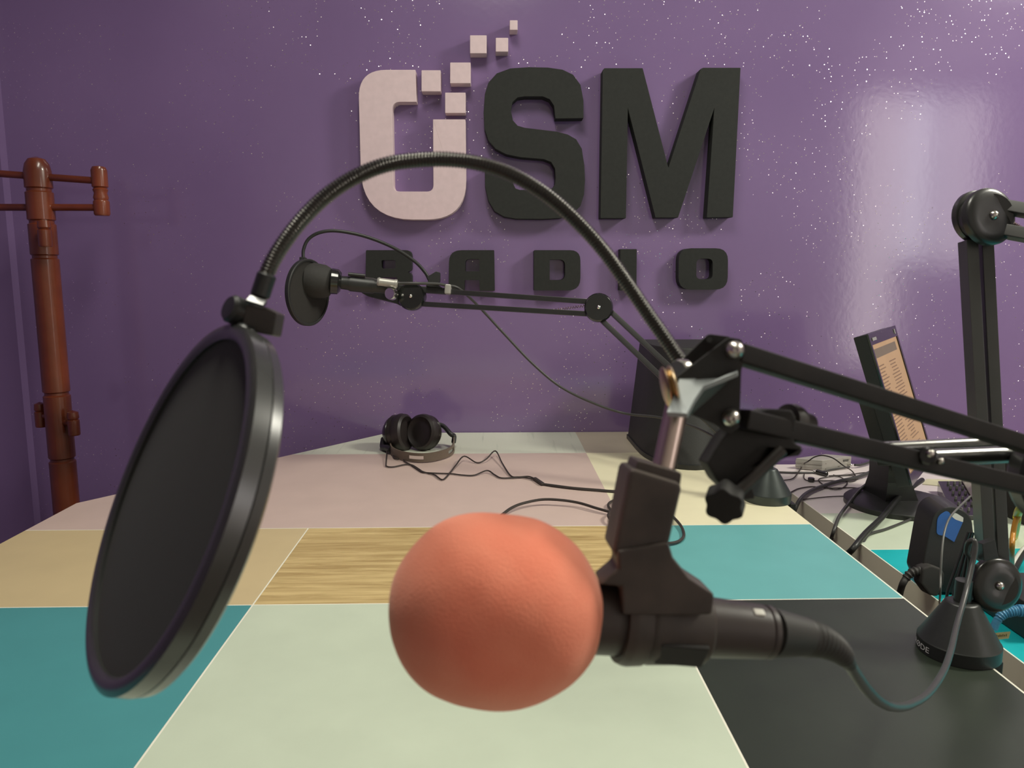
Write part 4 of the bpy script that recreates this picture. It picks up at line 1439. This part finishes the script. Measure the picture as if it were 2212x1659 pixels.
cpts = [(1832, 1430, .345), (1848, 1456, .36), (1873, 1490, .39), (1900, 1515, .43), (1930, 1527, .47), (1965, 1523, .52), (2005, 1498, .58), (2037, 1452, .65), (2054, 1405, .72), (2067, 1350, .79), (2085, 1285, .84), (2099, 1225, .86), (2107, 1185, .865), (2104, 1168, .868), (2092, 1172, .875), (2088, 1192, .89), (2096, 1215, .915), (2085, 1290, .97), T(2080, 1340, .70)]
cv = [C(*p) if isinstance(p, tuple) else p for p in cpts]
tube(bm, spline(cv, 12), .0029, 12)
obj('cable', bm, cord_grey, mic)

# foreground pop filter
pf = thing('pop_filter', 'large black pop filter tilted in the left foreground on a ribbed gooseneck', 'pop filter', C(400, 1100, .285))
nrmp = (RIGHT * -.738 + UPV * .334 + VIEW * .586).normalized()
upd = (UPV - nrmp * UPV.dot(nrmp)).normalized()
RP = .0775
pc_ = C(349.5, 1071, .3161)
TH = .014
bm = B()
lathe(bm, pc_, nrmp, [(-.0016, RP - .0072), (-.0002, RP - .0060), (.0004, RP - .0040), (-.0002, RP - .0016), (-.0016, RP), (-.0078, RP), (-.0082, RP - .0007), (-.0086, RP - .0002), (-.0128, RP - .0010), (-.0140, RP - .0026), (-.0140, RP - .0065), (-.0016, RP - .0072)], 128, 0, upd)
obj('rim', bm, mat('semi_gloss_black_plastic', (.040, .041, .040), .24, spec=.9), pf)
bm = B()
lathe(bm, pc_, nrmp, [(-.011, 0), (-.011, RP - .0066), (-.0032, RP - .0066), (-.0026, RP * .5), (-.0024, 0)], 96, 0, upd)
obj('mesh_screen', bm, MESH, pf)
NT = depth(pc_ + upd * RP) - .006
bm = B()
plate(bm, [(531, 655, NT), (573, 663, NT), (599, 676, NT), (590, 726, NT), (560, 720, NT), (521, 706, NT)], NT, .012, bev=.0010)
nbk = obj('neck_block', bm, brownblack, pf)
bm = B()
LAMP = Vector((-.10, .95, 2.62))
for (x, y, w, h) in ((554, 648, 39, 13), (533, 704, 40, 9)):
    pz = C(x, y, NT - .001)
    hn = ((CAM - pz).normalized() + (LAMP - pz).normalized()).normalized()  # facets added and tilted so the ceiling lamp's highlight shows on them
    ax_ = (RIGHT * .97 - UPV * .24)
    ax_ = (ax_ - hn * ax_.dot(hn)).normalized()
    ay_ = hn.cross(ax_)
    box(bm, pz - hn * .001, PX(w, NT), PX(h, NT) / abs(ay_.dot(UPV)), .002, Matrix((ax_, ay_, hn)).transposed(), bev=.0003)
obj('neck_glint_lip', bm, mat('semi_gloss_black_plastic', (.04, .04, .04), .24), pf)
bm = B()
ca = C(512, 672, NT + .004)
lathe(bm, ca, (RIGHT * -.62 + VIEW * .72 + UPV * .3), [(-.006, 0), (-.006, .0062), (.003, .0062), (.0045, .0050), (.005, 0)], 28)
obj('neck_screw_knob', bm, black_plastic, pf)
gp = [(556, 655, 0), (563, 630, 0), (573, 600, 0), (590, 562, .001), (620, 515, .003), (658, 468, .005), (705, 423, .008), (762, 385, .011), (830, 357, .015), (900, 346, .019), (975, 345, .023), (1045, 356, .026), (1115, 382, .029), (1185, 425, .032), (1250, 482, .034), (1305, 543, .035), (1352, 608, .036), (1400, 678, .036), (1440, 735, .035), (1475, 785, .034), (1510, 830, .032), (1560, 880, .028), (1610, 915, .022), (1650, 930, .014)]
gpath = resample(spline([C(x, y, NT + .006 + d) for x, y, d in gp], 12), .0003)
bm = B()
tube(bm, gpath, lambda s, t: .0034 + .00032 * math.cos(s * 2 * math.pi / .0015), 14)
obj('gooseneck', bm, mat('gunmetal_gooseneck', (.085, .080, .072), .24, .6), pf, label='ribbed gunmetal gooseneck')
bm = B()
cyl(bm, C(561, 641, NT + .006), C(577, 592, NT + .006), .0042, 20, bev=.0006)
obj('ferrule', bm, black_plastic, pf)
bm = B()
# clamp body hanging from the boom's lower tube
plate(bm, rounded([(1600, 905), (1660, 884), (1712, 886), (1722, 905), (1716, 955), (1738, 968), (1730, 985), (1690, 990), (1662, 972), (1640, 975), (1604, 1012), (1596, 1030), (1604, 1046), (1572, 1062), (1548, 1040), (1526, 1000), (1560, 945)], 5, 2), .326, .016, bev=.0015)
clampo = obj('clamp', bm, black_matte, pf)
bm = B()
cyl(bm, C(1690, 972, .322), C(1584, 1074, .318), PX(13, .32), 16)
obj('clamp_screw', bm, brownblack, clampo)
bm = B()
plate(bm, rounded([(1600, 1052), (1625, 1045), (1633, 1078), (1595, 1082)], 4, 2), .320, .008, bev=.001)
lob = []
cK = C(1566, 1086, .317)
axk = (C(1584, 1074, .318) - C(1690, 972, .322)).normalized() * .55 + VIEW * .83
x, y, z = basis(axk, UPV)
N_ = 60
fr = []; bk = []
for k_ in range(N_):
    a = 2 * math.pi * k_ / N_
    rr = PX(40 + 3.5 * math.cos(6 * a), .317)
    pnt = cK + x * (rr * math.cos(a)) + y * (rr * math.sin(a))
    fr.append(pnt + z * .004); bk.append(pnt - z * .006)
prism(bm, fr, bk, 0, .001)
obj('thumb_knob', bm, black_matte, clampo)
bm = B()
lathe(bm, C(1698, 910, .337), C(1760, 924, .345) - C(1698, 910, .337), [(0, .0052), (0, .0078), (.003, .0084), (.006, .0078), (.0065, .0062), (.0135, .0058), (.014, .0045), (0, .0045)], 28)
obj('clamp_sleeve', bm, brownblack, pf)
